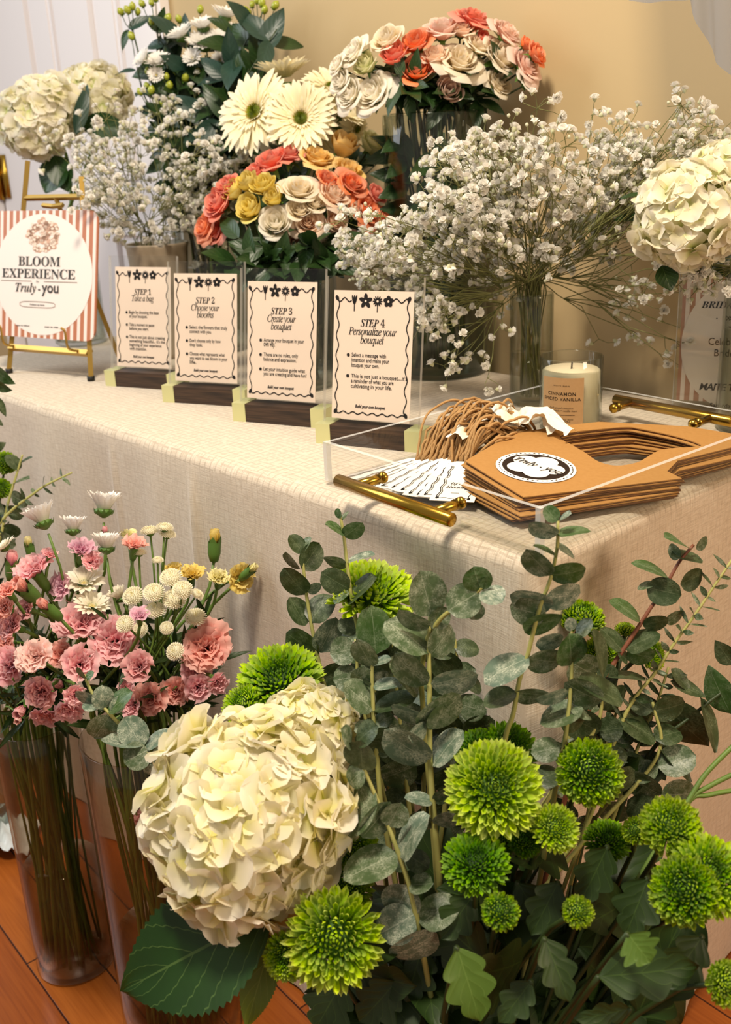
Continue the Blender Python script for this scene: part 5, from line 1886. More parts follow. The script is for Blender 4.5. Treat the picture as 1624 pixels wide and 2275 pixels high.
# ---------------------------------------------------------------- hydrangeas on the table
def hydrangea(px, py, r, d, fc, sq, base, mouth, label, leaves, key=0, col='hydrangea_white', n=110, thick=0.0035):
    b = np.asarray(base)
    root = empty('hydrangea', b)
    c = at(px, py, d)
    sz = 2 * r * d / FPX
    F = frame(face_dir(*fc), 0.6)
    link('flower_head', templ(f'hydrangea_{key}', lambda: hydrangea_head({'big': 510, 'small': 511}.get(key, key), n, sq), P[col]), root, mat4(F, c - b, sz))
    mb = MB()
    p0 = c - F[:, 2] * sz * 0.35
    m = np.asarray(mouth)
    pth = bezier(p0, p0 - F[:, 2] * 0.08, m + [0, 0, 0.05], m, 10)
    mb.tube(np.vstack([pth, b[None]]) - b, thick, 8)
    mb.build('stem', M['stem'], root)
    for (bx, by, tx, ty, w, dd, roll, mt) in leaves:
        A, B = at(bx, by, d + dd), at(tx, ty, d + dd + RNG.uniform(-0.01, 0.01))
        L = np.linalg.norm(B - A)
        wr = w * d / FPX / L
        me = templ(f'hyd_leaf_{wr:.2f}', lambda: leaf_shape(1, wr, 'plain', 0.18, 0.25, seed=3, teeth=0.07, nv=10), M[mt])
        link('leaf', me, root, mat4(leaf_frame(A, B, roll), A - b, L))
    return tag(root, label, 'hydrangea', 'hydrangeas')
v5 = np.array([*(at(165, 640, 1.97)[:2]), TZ])
glass_vase('glass_vase', v5, 0.05, 0.20, 'glass vase of white hydrangeas behind the gold easel', water=0.12)
hydrangea(88, 262, 92, 1.86, (-.25, .25, .9), (1, 1, 0.9), rnd_in(v5, 0.02), rnd_in(v5, 0.03, 0.2), 'large white hydrangea at the far left above the easel sign', [(150, 350, 95, 425, 95, 0.03, 0.2, 'leaf_hyd'), (120, 345, 150, 425, 60, 0.02, 0.0, 'leaf_hyd')], 0)
hydrangea(212, 218, 82, 1.93, (.15, .5, .8), (1, 1, 0.8), rnd_in(v5, 0.02), rnd_in(v5, 0.03, 0.2), 'white hydrangea behind the dark folded leaf, right of the leftmost one', [(168, 300, 196, 182, 32, -0.10, 0.5, 'leaf_blue'), (180, 275, 290, 290, 60, -0.05, 0.3, 'leaf_hyd')], 1)
v6 = np.array([*(at(1690, 760, dep_n(1690, 760, 1.15))[:2]), TZ])
glass_vase('glass_vase', v6, 0.045, 0.19, 'glass vase of white hydrangeas beyond the bridal sign', water=0.12)
hydrangea(1530, 478, 126, dep_n(1530, 478, 1.10), (-.35, .2, .9), (1, 1, 0.85), rnd_in(v6, 0.02), rnd_in(v6, 0.03, 0.19), 'large cream hydrangea at the right edge above the bridal sign', [(1470, 590, 1492, 645, 56, 0.02, 0.0, 'leaf_hyd'), (1455, 428, 1375, 436, 28, 0.05, 0.6, 'leaf_hyd'), (1580, 600, 1660, 570, 70, 0.03, 0.2, 'leaf_hyd')], 2)
hydrangea(1622, 392, 90, dep_n(1622, 392, 1.165), (.1, .6, .7), (1, 1, 0.8), rnd_in(v6, 0.02), rnd_in(v6, 0.03, 0.19), 'white hydrangea cut by the right edge, above the larger one', [], 1)
hypericum([(1473, 392), (1492, 379), (1452, 415)], dep_n(1473, 392, 1.18), rnd_in(v6, 0.02), rnd_in(v6, 0.03, 0.19), 'yellow-green hypericum berries beside the right hydrangea', 'hypericum sprigs', leaf_n=2)

# ---------------------------------------------------------------- baby's breath
def breath_sprig(base, mouth, crown, rad, nb, size, label, group, spread=1.0, wire=0.0007, nsub=7):
    b, m, c = map(lambda q: np.asarray(q, float), (base, mouth, crown))
    root = empty('babys_breath', b)
    hub = m + (c - m) * 0.45 + RNG.normal(0, 0.01, 3)
    st, fl = MB(), MB()
    st.tube(np.vstack([b[None], bezier(m, m + (m - b) * 0.25, hub - (c - m) * 0.1, hub, 7)]) - b, np.linspace(0.0008, 0.0007, 8), 5)
    heads = []
    for k in range(nsub):
        sub = c + RNG.normal(0, 1, 3) * rad * 0.62 * np.array([1, 0.8, 0.9])
        mid = hub * 0.5 + sub * 0.5 + RNG.normal(0, 0.008, 3)
        st.tube(np.array([hub, mid, sub]) - b, [0.0007, 0.0006, 0.0005], 4, cap=False)
        for j in range(max(1, nb // nsub)):
            e = sub + RNG.normal(0, 1, 3) * rad * 0.36 + unit(sub - hub) * rad * 0.25
            st.tube(np.array([sub, sub * 0.5 + e * 0.5 + RNG.normal(0, 0.003, 3), e]) - b, [wire * 0.8, wire * 0.6, wire * 0.5], 3, cap=False)
            heads.append((e, unit(e - sub + [0, 0, 0.01])))
    for e, dr in heads:
        F = frame(unit(dr + RNG.normal(0, 0.35, 3)), RNG.uniform(0, 6))
        if RNG.uniform() < 0.13:
            fl.merge(BUDM, F, e - b, size * 0.42)
        else:
            fl.merge(BLOS[int(RNG.integers(0, 4))], F, e - b, size * RNG.uniform(1.05, 1.6), RNG.uniform(0, 1))
    st.build('branches', M['stem_wire'], root)
    tag(fl.build('blossoms', P['breath'], root), kind='stuff')
    return tag(root, label, "baby's breath", group)
BLOS = [blossom(k) for k in range(4)]
BUDM = MB()
BUDM.lathe([(0.02, -0.5), (0.35, -0.3), (0.45, 0.1), (0.2, 0.45), (0.01, 0.5)], 6, T=(0.1, 0.5, 0))

# beige pot at the left
pp = np.array([*(at(359, 640, 1.80)[:2]), TZ])
pot = tag(empty('ceramic_pot', pp), "beige ceramic pot of baby's breath behind the step 1 sign", 'pot')
mb = MB()
mb.lathe([(0.001, 0.001), (0.040, 0.001), (0.043, 0.01), (0.049, 0.14), (0.0535, 0.190), (0.056, 0.196), (0.055, 0.199), (0.051, 0.197), (0.045, 0.14), (0.040, 0.012), (0.001, 0.01)], 48)
mb.build('body', M['ceramic'], pot)
for k in range(24):
    px, py = RNG.uniform(175, 500), RNG.uniform(300, 480)
    if ((px - 335) / 190) ** 2 + ((py - 400) / 125) ** 2 > 1:
        px, py = 335 + (px - 335) * 0.6, 400 + (py - 400) * 0.6
    breath_sprig(rnd_in(pp, 0.03), rnd_in(pp, 0.04, 0.19), at(px, py, 1.72 + RNG.uniform(-0.08, 0.08)), 0.046, 42, 0.0125, "white baby's breath sprig in the beige pot", "baby's breath in the pot")
# small clear vase with the big fan of baby's breath
v7 = np.array([*(at(1180, 780, 1.37)[:2]), TZ])
glass_vase('small_glass_vase', v7, 0.029, 0.150, "small clear glass vase of baby's breath beside the candle", water=0.07, wall=0.002)
CL = [(1180, 330), (1140, 360), (1090, 345), (1210, 390), (1030, 370), (990, 400), (1050, 430), (1120, 430), (1180, 450), (950, 470), (1010, 480), (1080, 490), (1140, 510), (1210, 520), (880, 520), (930, 540), (1000, 550), (1060, 560), (850, 560), (900, 590),
      (1250, 470), (1280, 440), (1270, 530), (1230, 570), (1110, 590), (830, 540), (1180, 560), (960, 600), (830, 620), (1050, 520)]
for px, py in CL:
    d = min(dep_y(px, py, v7[1] + RNG.uniform(-0.10, 0.08)), dep_n(px, py, 1.20))
    breath_sprig(rnd_in(v7, 0.018), rnd_in(v7, 0.02, 0.15), at(px, py, d), 0.034, 48, 0.0118, "white baby's breath sprig in the small glass vase beside the candle", "baby's breath beside the candle")
for px, py, d in [(990, 660, 1.30), (960, 720, 1.31), (1020, 700, 1.30), (1030, 790, 1.32), (930, 690, 1.33)]:
    breath_sprig(rnd_in(v7, 0.018), rnd_in(v7, 0.02, 0.15), at(px, py, d), 0.030, 24, 0.0112, "white baby's breath sprig in the small glass vase beside the candle", "baby's breath beside the candle")
for px, py in [(1350, 360), (1390, 330), (1430, 360), (1480, 330), (1520, 310), (1400, 410), (1360, 450), (1440, 430), (1330, 420), (1380, 500), (1420, 540), (1340, 530), (1480, 400), (1390, 590), (1450, 610), (1400, 660), (1460, 690), (1480, 730), (1400, 720), (1540, 330)]:
    low = py > 560
    breath_sprig(rnd_in(v7, 0.018), rnd_in(v7, 0.02, 0.15), at(px, py, dep_n(px, py, 1.190 + RNG.uniform(-0.025, 0.01))), 0.034, 12 if low else 46, 0.0112, "white baby's breath sprig leaning right against the wall", "baby's breath leaning right", nsub=5 if low else 7)
for px, py in [(1530, 605), (1580, 600), (1610, 590)]:
    breath_sprig(rnd_in(v6, 0.02), rnd_in(v6, 0.03, 0.19), at(px, py, dep_n(px, py, 1.13)), 0.022, 16, 0.0112, "white baby's breath sprig under the right hydrangea", "baby's breath under the hydrangea", nsub=4)
# ---------------------------------------------------------------- floor vases at the left
def floor_vase(px, py, d, r, h, label, **k):
    c = at(px, py, d)
    return np.array([c[0], c[1], 0.0]), glass_vase('floor_vase', np.array([c[0], c[1], 0.0]), r, h, label, wall=0.0035, mat='glass_warm', floor_t=0.012, **k)
f1 = on_z(172, 2128, 0.0)
f1 = np.array([f1[0], f1[1], 0.0])
H1 = 0.402
glass_vase('floor_vase', f1, 0.056, H1, 'tall clear glass floor vase of pink carnations at the far left', wall=0.0035, mat='glass_warm', floor_t=0.012, water=0.17)
H2 = 0.47
f2c = at(322, 1622, 1.20)
f2 = np.array([f2c[0], f2c[1], 0.0])
H2 = f2c[2]
glass_vase('floor_vase', f2, 0.077, H2, 'wide tall glass floor vase in front, holding peach carnations and button mums', wall=0.004, mat='glass_warm', floor_t=0.014, water=0.16)

CARN_DESC = {'carn_pink': 'pink carnation', 'carn_peach': 'peach carnation', 'carn_dusty': 'dusty pink carnation', 'carn_lilac': 'lilac pink carnation', 'carn_light': 'pale pink carnation', 'carn_yellow': 'yellow carnation', 'carn_cream': 'cream carnation'}
def carnation(px, py, r, d, col, fc, where, base, ri, mz, rm, state='open'):
    sd = int(RNG.integers(0, 3))
    if state == 'bud':
        me, cal = templ(f'carnation_bud_{sd}', lambda: bud_head(sd), P[col]), templ('carnation_bud_calyx', bud_calyx, M['calyx'])
        sz, bk, ds = 2 * r * d / FPX * 1.5, 0.85, CARN_DESC[col] + ' bud'
    else:
        sp = {'open': 1.0, 'half': 0.45, 'wide': 1.25}[state]
        me, cal = templ(f'carnation_{state}_{sd}', lambda: carnation_head(40 + sd, sp, 18 if state == 'half' else 28), P[col]), templ('carnation_calyx', carnation_calyx, M['calyx'])
        sz, bk, ds = 2 * r * d / FPX * (1.15 if state == 'half' else 1.0), 0.6, {'open': 'open ', 'half': 'half-open ', 'wide': 'wide open '}[state] + CARN_DESC[col]
    flower('carnation', [('bloom', me), ('calyx', cal)], at(px, py, d), face_dir(*fc), sz, rnd_in(base, ri, 0.016), rnd_in(base, rm, mz), ds, where, 'carnation', 'carnations ' + where, stem='stem', thick=0.0023, back=bk)

WL, WF = 'in the far left floor vase', 'in the front floor vase'
# (x, y, radius, colour, facing, state) in the left vase
CA = [(72, 1262, 48, 'carn_pink', (-.35, .75, .55), 'wide'), (27, 1240, 22, 'carn_pink', (.1, .9, .3), 'bud'), (110, 1228, 20, 'carn_pink', (.2, .8, .3), 'half'), (180, 1215, 32, 'carn_lilac', (.2, .7, .5), 'half'), (207, 1245, 24, 'carn_pink', (.4, .4, .7), 'half'),
      (134, 1300, 32, 'carn_lilac', (-.5, .2, .7), 'half'), (12, 1310, 26, 'carn_peach', (-.3, .6, .6), 'half'), (55, 1355, 24, 'carn_dusty', (-.4, .2, .8), 'half'), (97, 1343, 20, 'carn_peach', (-.5, .6, .5), 'bud'), (20, 1390, 34, 'carn_dusty', (-.4, .3, .8), 'open'),
      (76, 1458, 42, 'carn_light', (-.1, .4, .9), 'open'), (18, 1480, 44, 'carn_pink', (-.3, .2, .9), 'open'), (138, 1452, 32, 'carn_peach', (.1, .3, .9), 'half'), (180, 1475, 40, 'carn_pink', (.3, .2, .8), 'half'), (88, 1541, 38, 'carn_dusty', (-.1, -.1, .9), 'half'),
      (130, 1520, 18, 'carn_pink', (-.3, .5, .7), 'bud'), (150, 1578, 34, 'carn_pink', (.2, -.5, .7), 'half'), (100, 1592, 32, 'carn_dusty', (0, -.6, .7), 'half'), (10, 1428, 26, 'carn_peach', (-.2, .1, .9), 'half'), (168, 1545, 26, 'carn_pink', (.2, -.1, .8), 'half'),
      (45, 1300, 26, 'carn_peach', (-.3, .5, .6), 'bud'), (233, 1178, 11, 'carn_pink', (0, .9, .3), 'bud'), (40, 1265, 26, 'carn_pink', (-.5, .3, .6), 'half'), (5, 1350, 30, 'carn_peach', (-.3, .3, .8), 'open'), (45, 1580, 22, 'carn_dusty', (-.2, -.3, .8), 'bud'), (40, 1600, 14, 'carn_light', (0, -.2, .9), 'bud')]
for px, py, r, col, fc, st in CA:
    d = 1.13 + RNG.uniform(-0.05, 0.05) + (0.05 if py < 1300 else 0)
    carnation(px, py, r, d, col, fc, WL, f1, 0.044, H1, 0.042, st)
CB = [(178, 1378, 58, 'carn_pink', (.05, .75, .6), 'wide'), (254, 1424, 54, 'carn_pink', (.05, .25, 1), 'wide'), (305, 1482, 35, 'carn_dusty', (-.1, .2, .9), 'half'), (332, 1553, 40, 'carn_peach', (0, .1, 1), 'open'), (390, 1535, 34, 'carn_peach', (.2, .25, .9), 'open'),
      (440, 1530, 30, 'carn_pink', (.2, -.1, .9), 'half'), (460, 1436, 56, 'carn_peach', (.1, .35, .9), 'wide'), (486, 1518, 25, 'carn_pink', (.4, -.2, .7), 'half'), (436, 1490, 34, 'carn_pink', (.1, .0, .9), 'half'), (300, 1206, 28, 'carn_peach', (.2, .8, .4), 'half'),
      (477, 1192, 21, 'carn_yellow', (.05, 1, .15), 'bud'), (534, 1284, 33, 'carn_yellow', (.4, .1, .85), 'open'), (562, 1262, 15, 'carn_cream', (.7, .6, .3), 'bud'), (425, 1272, 29, 'carn_yellow', (.1, .75, .5), 'half'), (385, 1262, 22, 'carn_yellow', (-.1, .8, .4), 'half'),
      (484, 1280, 25, 'carn_cream', (.1, .7, .6), 'half'), (284, 1187, 20, 'carn_cream', (0, .8, .4), 'half'), (63, 1204, 15, 'carn_cream', (-.1, .9, .3), 'bud'), (310, 1365, 22, 'carn_lilac', (.1, .7, .6), 'half'), (280, 1530, 20, 'carn_pink', (0, .2, .9), 'half'), (290, 1570, 26, 'carn_pink', (-.4, .0, .9), 'half')]
for px, py, r, col, fc, st in CB:
    d = 1.13 + RNG.uniform(-0.04, 0.04) + (0.06 if py < 1300 else 0)
    carnation(px, py, r, d, col, fc, WF, f2, 0.06, H2, 0.065, st)
# white daisies seen from the side, and button mums
for px, py, r, fc, k, col in [(98, 1163, 42, (-.35, .9, .1), 1, 'daisy'), (162, 1180, 33, (.0, 1, .05), 1, 'daisy'), (231, 1136, 43, (.05, 1, .05), 1, 'daisy'), (237, 1220, 36, (.0, .98, .15), 1, 'daisy'), (187, 1298, 48, (.1, .8, .5), 2, 'daisy_cream'),
                              (205, 1348, 42, (.2, .75, .5), 2, 'daisy_cream'), (12, 1218, 30, (-.5, .7, .3), 2, 'daisy_cream'), (268, 1330, 26, (-.4, .8, .3), 1, 'daisy_cream')]:
    daisy(px, py, r, 1.17 + RNG.uniform(-0.03, 0.03), face_dir(*fc), k, col, f2 if px > 150 else f1, 0.035, H2 if px > 150 else H1, 0.045, 'white daisy mum' if col == 'daisy' else 'cream daisy mum', 'above the pink carnations')
for px, py, r, fc in [(296, 1324, 25, (-.15, .6, .75)), (342, 1316, 25, (0, .65, .7)), (380, 1283, 26, (0, .7, .65)), (406, 1310, 24, (.1, .6, .7)), (388, 1330, 28, (0, .65, .7)), (345, 1355, 25, (0, .8, .5)), (435, 1371, 25, (.1, .7, .6)), (389, 1447, 22, (-.3, .4, .8)),
                      (438, 1320, 16, (.5, .7, .3)), (333, 1180, 22, (-.1, .97, .15)), (366, 1172, 20, (.1, .97, .15)), (372, 1187, 20, (.2, .95, .2)), (309, 1228, 18, (0, .98, .1)), (278, 1386, 22, (-.2, .5, .8)), (350, 1245, 14, (0, .9, .3)), (312, 1398, 18, (-.2, .3, .9)), (370, 1395, 16, (.1, .4, .9))]:
    sd = int(RNG.integers(0, 2))
    d = 1.12 + RNG.uniform(-0.02, 0.03) + (0.05 if py < 1260 else 0)
    flower('button_mum', [('bloom', templ(f'button_bloom_{sd}', lambda: button_head(sd), P['button'])), ('calyx', templ('mum_calyx', mum_calyx, M['calyx']))], at(px, py, d), face_dir(*fc), 2 * r * d / FPX, rnd_in(f2, 0.045, 0.016), rnd_in(f2, 0.05, H2),
           'white button mum', WF, 'button mum', 'button mums', back=0.12, thick=0.0015)
# grassy carnation foliage in both vases
for (fv, HH, rm, cx_, cy_, sx, sy, n, wh) in ((f1, H1, 0.046, 90, 1480, 95, 110, 20, 'far left floor vase'), (f2, H2, 0.066, 330, 1460, 150, 110, 34, 'front floor vase')):
    for k in range(n):
        tip = at(cx_ + RNG.uniform(-1, 1) * sx, cy_ + RNG.uniform(-1, 0.9) * sy, 1.17 + RNG.uniform(-0.03, 0.07))
        b = rnd_in(fv, rm * 0.8, 0.016)
        m = rnd_in(fv, rm, HH)
        leafy_branch('leafy_carnation', [b, m, m * 0.5 + tip * 0.5, tip], [(RNG.uniform(0.35, 1.0), unit(RNG.normal(0, 0.6, 3) + [0, 0, 0.5]), RNG.uniform(0.03, 0.06)) for _ in range(7)], 0.0017, 'stem', 'leaf_mum', b,
                     'green carnation stem with narrow leaves in the ' + wh, 'stem', 'leafy carnation stems in the ' + wh, shape='narrow', wid=0.16)
# a pink carnation sunk inside the front vase
sunk = at(320, 1815, 1.19)
flower('carnation', [('bloom', templ('carnation_half_1', lambda: carnation_head(41, 0.45, 18), P['carn_dusty'])), ('calyx', templ('carnation_calyx', carnation_calyx, M['calyx']))], sunk, face_dir(-.2, .8, .4), 0.038, rnd_in(f2, 0.04, 0.016), np.array([f2[0] + 0.02, f2[1], 0.2]),
       'dusty pink carnation sunk', 'inside the glass of the front floor vase', 'carnation', 'carnations ' + WF, back=0.6, label=True)

# ---------------------------------------------------------------- eucalyptus
EUC_REF = {}
def euc_leaf(bx, by, tx, ty, w, d, dd, kind='round', mat='euc', root=None, b0=None, roll=None):
    """one eucalyptus leaf from its stalk to its tip (photo pixels), apparent width w; seen edge-on where w is small"""
    ln = math.hypot(tx - bx, ty - by)
    A, B = at(bx, by, d), at(tx, ty, d + dd)
    L = np.linalg.norm(B - A)
    real = {'round': 0.88, 'oval': 0.62, 'thin': 0.3}[kind]
    ratio = w / max(ln, 1)
    real = max(real, min(ratio, 1.15)) if kind != 'thin' else max(real, ratio)
    c = min(1.0, ratio * (ln * d / FPX / L) / real)
    if roll is None:
        roll = math.acos(c) * 0.85 * (1 if (int(bx + ty) % 2) else -1)
    rr = round(real * 8) / 8
    sd = int(bx * 7 + by) % 3
    me = templ(f'euc_{kind}_{rr}_{sd}', lambda: leaf_shape(1, rr, {'round': 'round', 'oval': 'plain', 'thin': 'narrow'}[kind], [0.10, 0.2, 0.05][sd], [0.25, 0.05, 0.45][sd], seed=sd), M[mat])
    link('leaf', me, root, mat4(leaf_frame(A, B, roll), A - b0, L))

def euc_stem(label, stem, leaves, d, base, sc=(1, 0, 0), r=0.0021, stem_mat='stem_euc', mat='euc', kind='round', dtop=None, group='eucalyptus stems'):
    """stem: pixel points from the tip downwards; leaves: (bx, by, tx, ty, w[, mat]); sc = (scale, x0, y0) of the coordinates"""
    k, x0, y0 = sc
    cv = lambda x, y: (x / k + x0, y / k + y0)
    b = np.asarray(base, float)
    root = empty('eucalyptus_branch', b)
    n = len(stem)
    ys = [cv(*q)[1] for q in stem]
    dt = d if dtop is None else dtop
    def dep(y):
        t = min(1.0, max(0.0, (y - ys[0]) / max(1.0, ys[-1] - ys[0])))
        return dt + (d - dt) * t
    pts = [at(*cv(*q), dep(cv(*q)[1])) for q in stem]
    low = pts[-1]
    pth = np.vstack([smooth_path(pts, 30), bezier(low, low * 0.7 + b * 0.3 + [0, 0, 0.01], low * 0.3 + b * 0.7, b, 8)[1:]])
    mb = MB()
    mb.tube(pth - b, np.linspace(r * 0.65, r * 1.2, len(pth)), 7)
    mb.build('stem', M[stem_mat], root)
    for i, lf in enumerate(leaves):
        bx, by, tx, ty, w = lf[:5]
        m_ = lf[5] if len(lf) > 5 else mat
        A, T_ = cv(bx, by), cv(tx, ty)
        ddd = RNG.uniform(-0.014, 0.010)
        euc_leaf(*A, *T_, w / k, dep(A[1]) - 0.001, ddd, kind, m_, root, b)
    return tag(root, label, 'eucalyptus', group)

BK = np.array([0.055, 0.655, 0.0])
bucket = tag(empty('flower_bucket', BK), 'dark bucket under the front bouquet of hydrangea, green mums and eucalyptus', 'bucket')
mb = MB()
mb.lathe([(0.001, 0.001), (0.085, 0.001), (0.088, 0.004), (0.108, 0.205), (0.111, 0.21), (0.108, 0.212), (0.104, 0.206), (0.084, 0.008), (0.001, 0.007)], 40)
mb.build('body', M['bucket'], bucket)
def bk(): return rnd_in(BK, 0.05, 0.02)
S3, S4, S6, S1 = (2.8794, 560, 1100), (2.8794, 1060, 1100), (1.8796, 760, 1600), (2.6194, 0, 900)

euc_stem('tallest of the eucalyptus stems left of centre, its top leaf below the brass handle', [(560, 110), (585, 250), (605, 420), (640, 680), (675, 850), (700, 1000), (720, 1200)],
         [(590, 265, 708, 185, 70, 'euc_green'), (585, 240, 478, 180, 70, 'euc_green'), (562, 150, 540, 85, 36, 'euc_green'), (575, 160, 610, 95, 30), (605, 435, 448, 432, 26), (610, 430, 785, 375, 62, 'euc_pale'), (620, 600, 440, 500, 150, 'euc_dark'), (610, 690, 792, 520, 105, 'euc_dark'), (610, 610, 525, 690, 60),
          (675, 870, 550, 800, 130, 'euc_dark'), (680, 880, 560, 930, 90), (700, 860, 800, 740, 120), (705, 1000, 600, 1040, 110), (715, 1010, 830, 1060, 110)], 0.93, bk(), S3, dtop=0.93)
euc_stem('dark green eucalyptus stem above the hydrangea, beside the green mum', [(320, 365), (330, 480), (350, 650), (380, 830), (415, 1010), (445, 1140), (480, 1300)],
         [(325, 370, 238, 255, 100, 'euc_dark'), (320, 475, 432, 305, 118, 'euc_dark'), (325, 360, 370, 265, 60), (300, 475, 210, 365, 16), (345, 630, 190, 485, 105, 'euc_dark'), (350, 610, 445, 575, 40, 'euc_pale'), (372, 812, 500, 620, 185, 'euc_dark'), (340, 835, 240, 650, 120, 'euc_dark'),
          (430, 1022, 208, 890, 140, 'euc_dark'), (430, 1005, 545, 790, 130, 'euc_pale'), (430, 1190, 660, 1130, 170, 'euc_dark'), (430, 1130, 325, 1060, 110, 'euc_dark')], 0.95, bk(), S3)
euc_stem('central upright eucalyptus stem with pale stalk and large grey-green leaves', [(1138, 755), (1130, 1000), (1135, 1210), (1135, 1400), (1138, 1690), (1155, 1950), (1175, 2200)],
         [(1150, 770, 1075, 485, 275, 'euc'), (1130, 1010, 868, 770, 230, 'euc'), (1135, 1025, 1300, 840, 150, 'euc'), (1125, 855, 930, 765, 24), (1150, 850, 1250, 720, 120), (1145, 1212, 1450, 1150, 85, 'euc_pale'), (1120, 1212, 900, 1030, 130, 'euc'),
          (1122, 1425, 885, 1355, 38, 'euc_pale'), (1050, 1475, 1362, 1320, 110, 'euc'), (1138, 1700, 835, 1530, 160, 'euc_pale'), (1155, 1735, 1330, 1490, 120, 'euc_pale'), (1155, 1960, 975, 1925, 60, 'euc_pale'), (1160, 1960, 1275, 1890, 80),
          (1150, 1500, 1240, 1360, 100), (1120, 1480, 1010, 1560, 90, 'euc_pale'), (1170, 2100, 1010, 2050, 80), (1175, 2110, 1300, 2060, 90, 'euc_pale')], 0.83, bk(), S3, r=0.0025)
euc_stem('eucalyptus stem bending right with round leaves seen face-on at its tip', [(1470, 590), (1420, 640), (1300, 720), (1200, 800), (1110, 950), (1080, 1200)],
         [(1465, 610, 1415, 465, 190, 'euc_green'), (1450, 620, 1250, 740, 220, 'euc'), (1475, 610, 1605, 670, 170, 'euc_pale'), (1470, 600, 1520, 520, 60, 'euc_green'), (1440, 680, 1400, 800, 150, 'euc')], 0.86, bk(), S3, dtop=0.81)
euc_stem('eucalyptus stem just left of the central one, round upright leaf at its top', [(785, 1010), (768, 1100), (772, 1300), (780, 1480), (797, 1650), (822, 1950)],
         [(790, 1015, 770, 700, 235, 'euc_green'), (770, 1095, 665, 935, 115, 'euc'), (775, 1080, 890, 1045, 60, 'euc_pale'), (885, 1040, 1100, 1270, 120, 'euc'), (765, 1215, 702, 1195, 18), (775, 1222, 972, 1180, 70, 'euc_pale'), (775, 1375, 585, 1200, 170, 'euc'), (775, 1380, 1040, 1265, 100, 'euc_dark'),
          (800, 1480, 655, 1490, 100, 'euc'), (785, 1475, 900, 1400, 110), (670, 1600, 930, 1510, 130, 'euc_dark'), (800, 1650, 890, 1610, 100, 'euc_dark'), (760, 1120, 640, 1210, 120, 'euc')], 0.86, bk(), S3)
euc_stem('low eucalyptus stem right of the hydrangea, arching down over the green mums', [(60, 120), (90, 200), (150, 340), (195, 450), (240, 570), (280, 690), (310, 820)],
         [(85, 205, 75, 85, 130, 'euc_dark'), (40, 110, 15, 30, 20), (90, 205, 20, 270, 90, 'euc'), (138, 300, 0, 470, 125, 'euc'), (195, 445, 245, 345, 0.1 + 110, 'euc'), (200, 340, 90, 500, 100, 'euc'), (228, 560, 0, 655, 115, 'euc'), (240, 570, 335, 385, 46, 'euc_pale'), (270, 560, 365, 620, 100, 'euc_dark'),
          (280, 690, 215, 812, 190, 'euc_pale'), (280, 690, 380, 680, 80, 'euc'), (300, 810, 150, 900, 180, 'euc_pale'), (325, 850, 480, 740, 130, 'euc'), (395, 890, 205, 1015, 115, 'euc_pale'), (60, 90, 140, 20, 90, 'euc_dark')], 0.80, bk(), S6)
euc_stem('right eucalyptus stem standing in front of the tray corner, paired leaves to its tip', [(515, 165), (512, 330), (470, 530), (410, 690), (368, 840), (318, 1040), (270, 1180), (230, 1400), (190, 1510), (150, 1700)],
         [(515, 165, 430, 75, 115, 'euc_green'), (530, 155, 602, 115, 46, 'euc_pale'), (515, 252, 332, 183, 30, 'euc_pale'), (512, 250, 728, 198, 76, 'euc_green'), (512, 395, 358, 322, 42, 'euc_green'), (505, 330, 622, 395, 85, 'euc_pale'), (468, 512, 308, 352, 72, 'euc'), (455, 510, 700, 500, 58, 'euc_green'),
          (490, 695, 208, 645, 66, 'euc_pale'), (432, 655, 682, 650, 105, 'euc_pale'), (440, 770, 200, 720, 160, 'euc'), (290, 832, 558, 808, 48, 'euc_green'), (330, 1040, 28, 1165, 160, 'euc_pale'), (320, 1042, 560, 1090, 105, 'euc'), (250, 1260, 40, 1350, 110, 'euc_dark'), (240, 1262, 462, 1285, 34, 'euc')], 0.84, bk(), S4, dtop=0.79)
euc_stem('short eucalyptus stem right of centre behind the round green mum', [(600, 870), (605, 1090), (595, 1280), (575, 1460), (555, 1620), (520, 1760), (480, 2000)],
         [(600, 870, 600, 785, 88, 'euc_pale'), (650, 910, 722, 785, 72, 'euc'), (552, 905, 380, 975, 74, 'euc_pale'), (600, 1088, 600, 895, 215, 'euc_green'), (810, 1150, 735, 870, 100, 'euc_dark'), (582, 1262, 382, 1338, 38, 'euc_pale'), (560, 1200, 800, 1345, 115, 'euc'), (680, 1370, 398, 1462, 125, 'euc'), (600, 1380, 740, 1400, 90, 'euc'),
          (530, 1612, 345, 1650, 165, 'euc'), (535, 1650, 780, 1560, 100, 'euc_dark'), (530, 1765, 350, 1830, 140, 'euc_dark'), (640, 1190, 935, 1320, 170, 'euc_dark'), (565, 1470, 700, 1450, 80, 'euc_dark')], 0.82, bk(), S4)
euc_stem('dark eucalyptus stem with a reddish stalk leaning right before the tablecloth', [(1385, 318), (1290, 430), (1190, 610), (1110, 720), (1040, 830), (940, 980), (820, 1160), (700, 1400)],
         [(1358, 340, 1215, 235, 56, 'euc_green'), (1400, 345, 1472, 268, 46, 'euc'), (1240, 385, 1445, 420, 100, 'euc_dark'), (1300, 400, 1212, 325, 40), (1228, 532, 1005, 395, 86, 'euc_green'), (1145, 570, 1018, 580, 56, 'euc'), (1085, 590, 1308, 640, 165, 'euc_dark'), (1300, 570, 1445, 500, 100, 'euc_dark'), (1045, 812, 868, 640, 105, 'euc_green'),
          (1060, 832, 1230, 800, 60, 'euc_dark'), (1205, 800, 1330, 762, 48, 'euc'), (932, 1000, 795, 835, 125, 'euc_dark'), (950, 985, 1162, 865, 120, 'euc_dark'), (815, 1165, 1080, 1150, 48, 'euc_dark'), (900, 990, 980, 1070, 80, 'euc_dark'), (960, 1000, 1140, 1060, 80, 'euc_green')], 0.90, bk(), S4, stem_mat='stem_red')
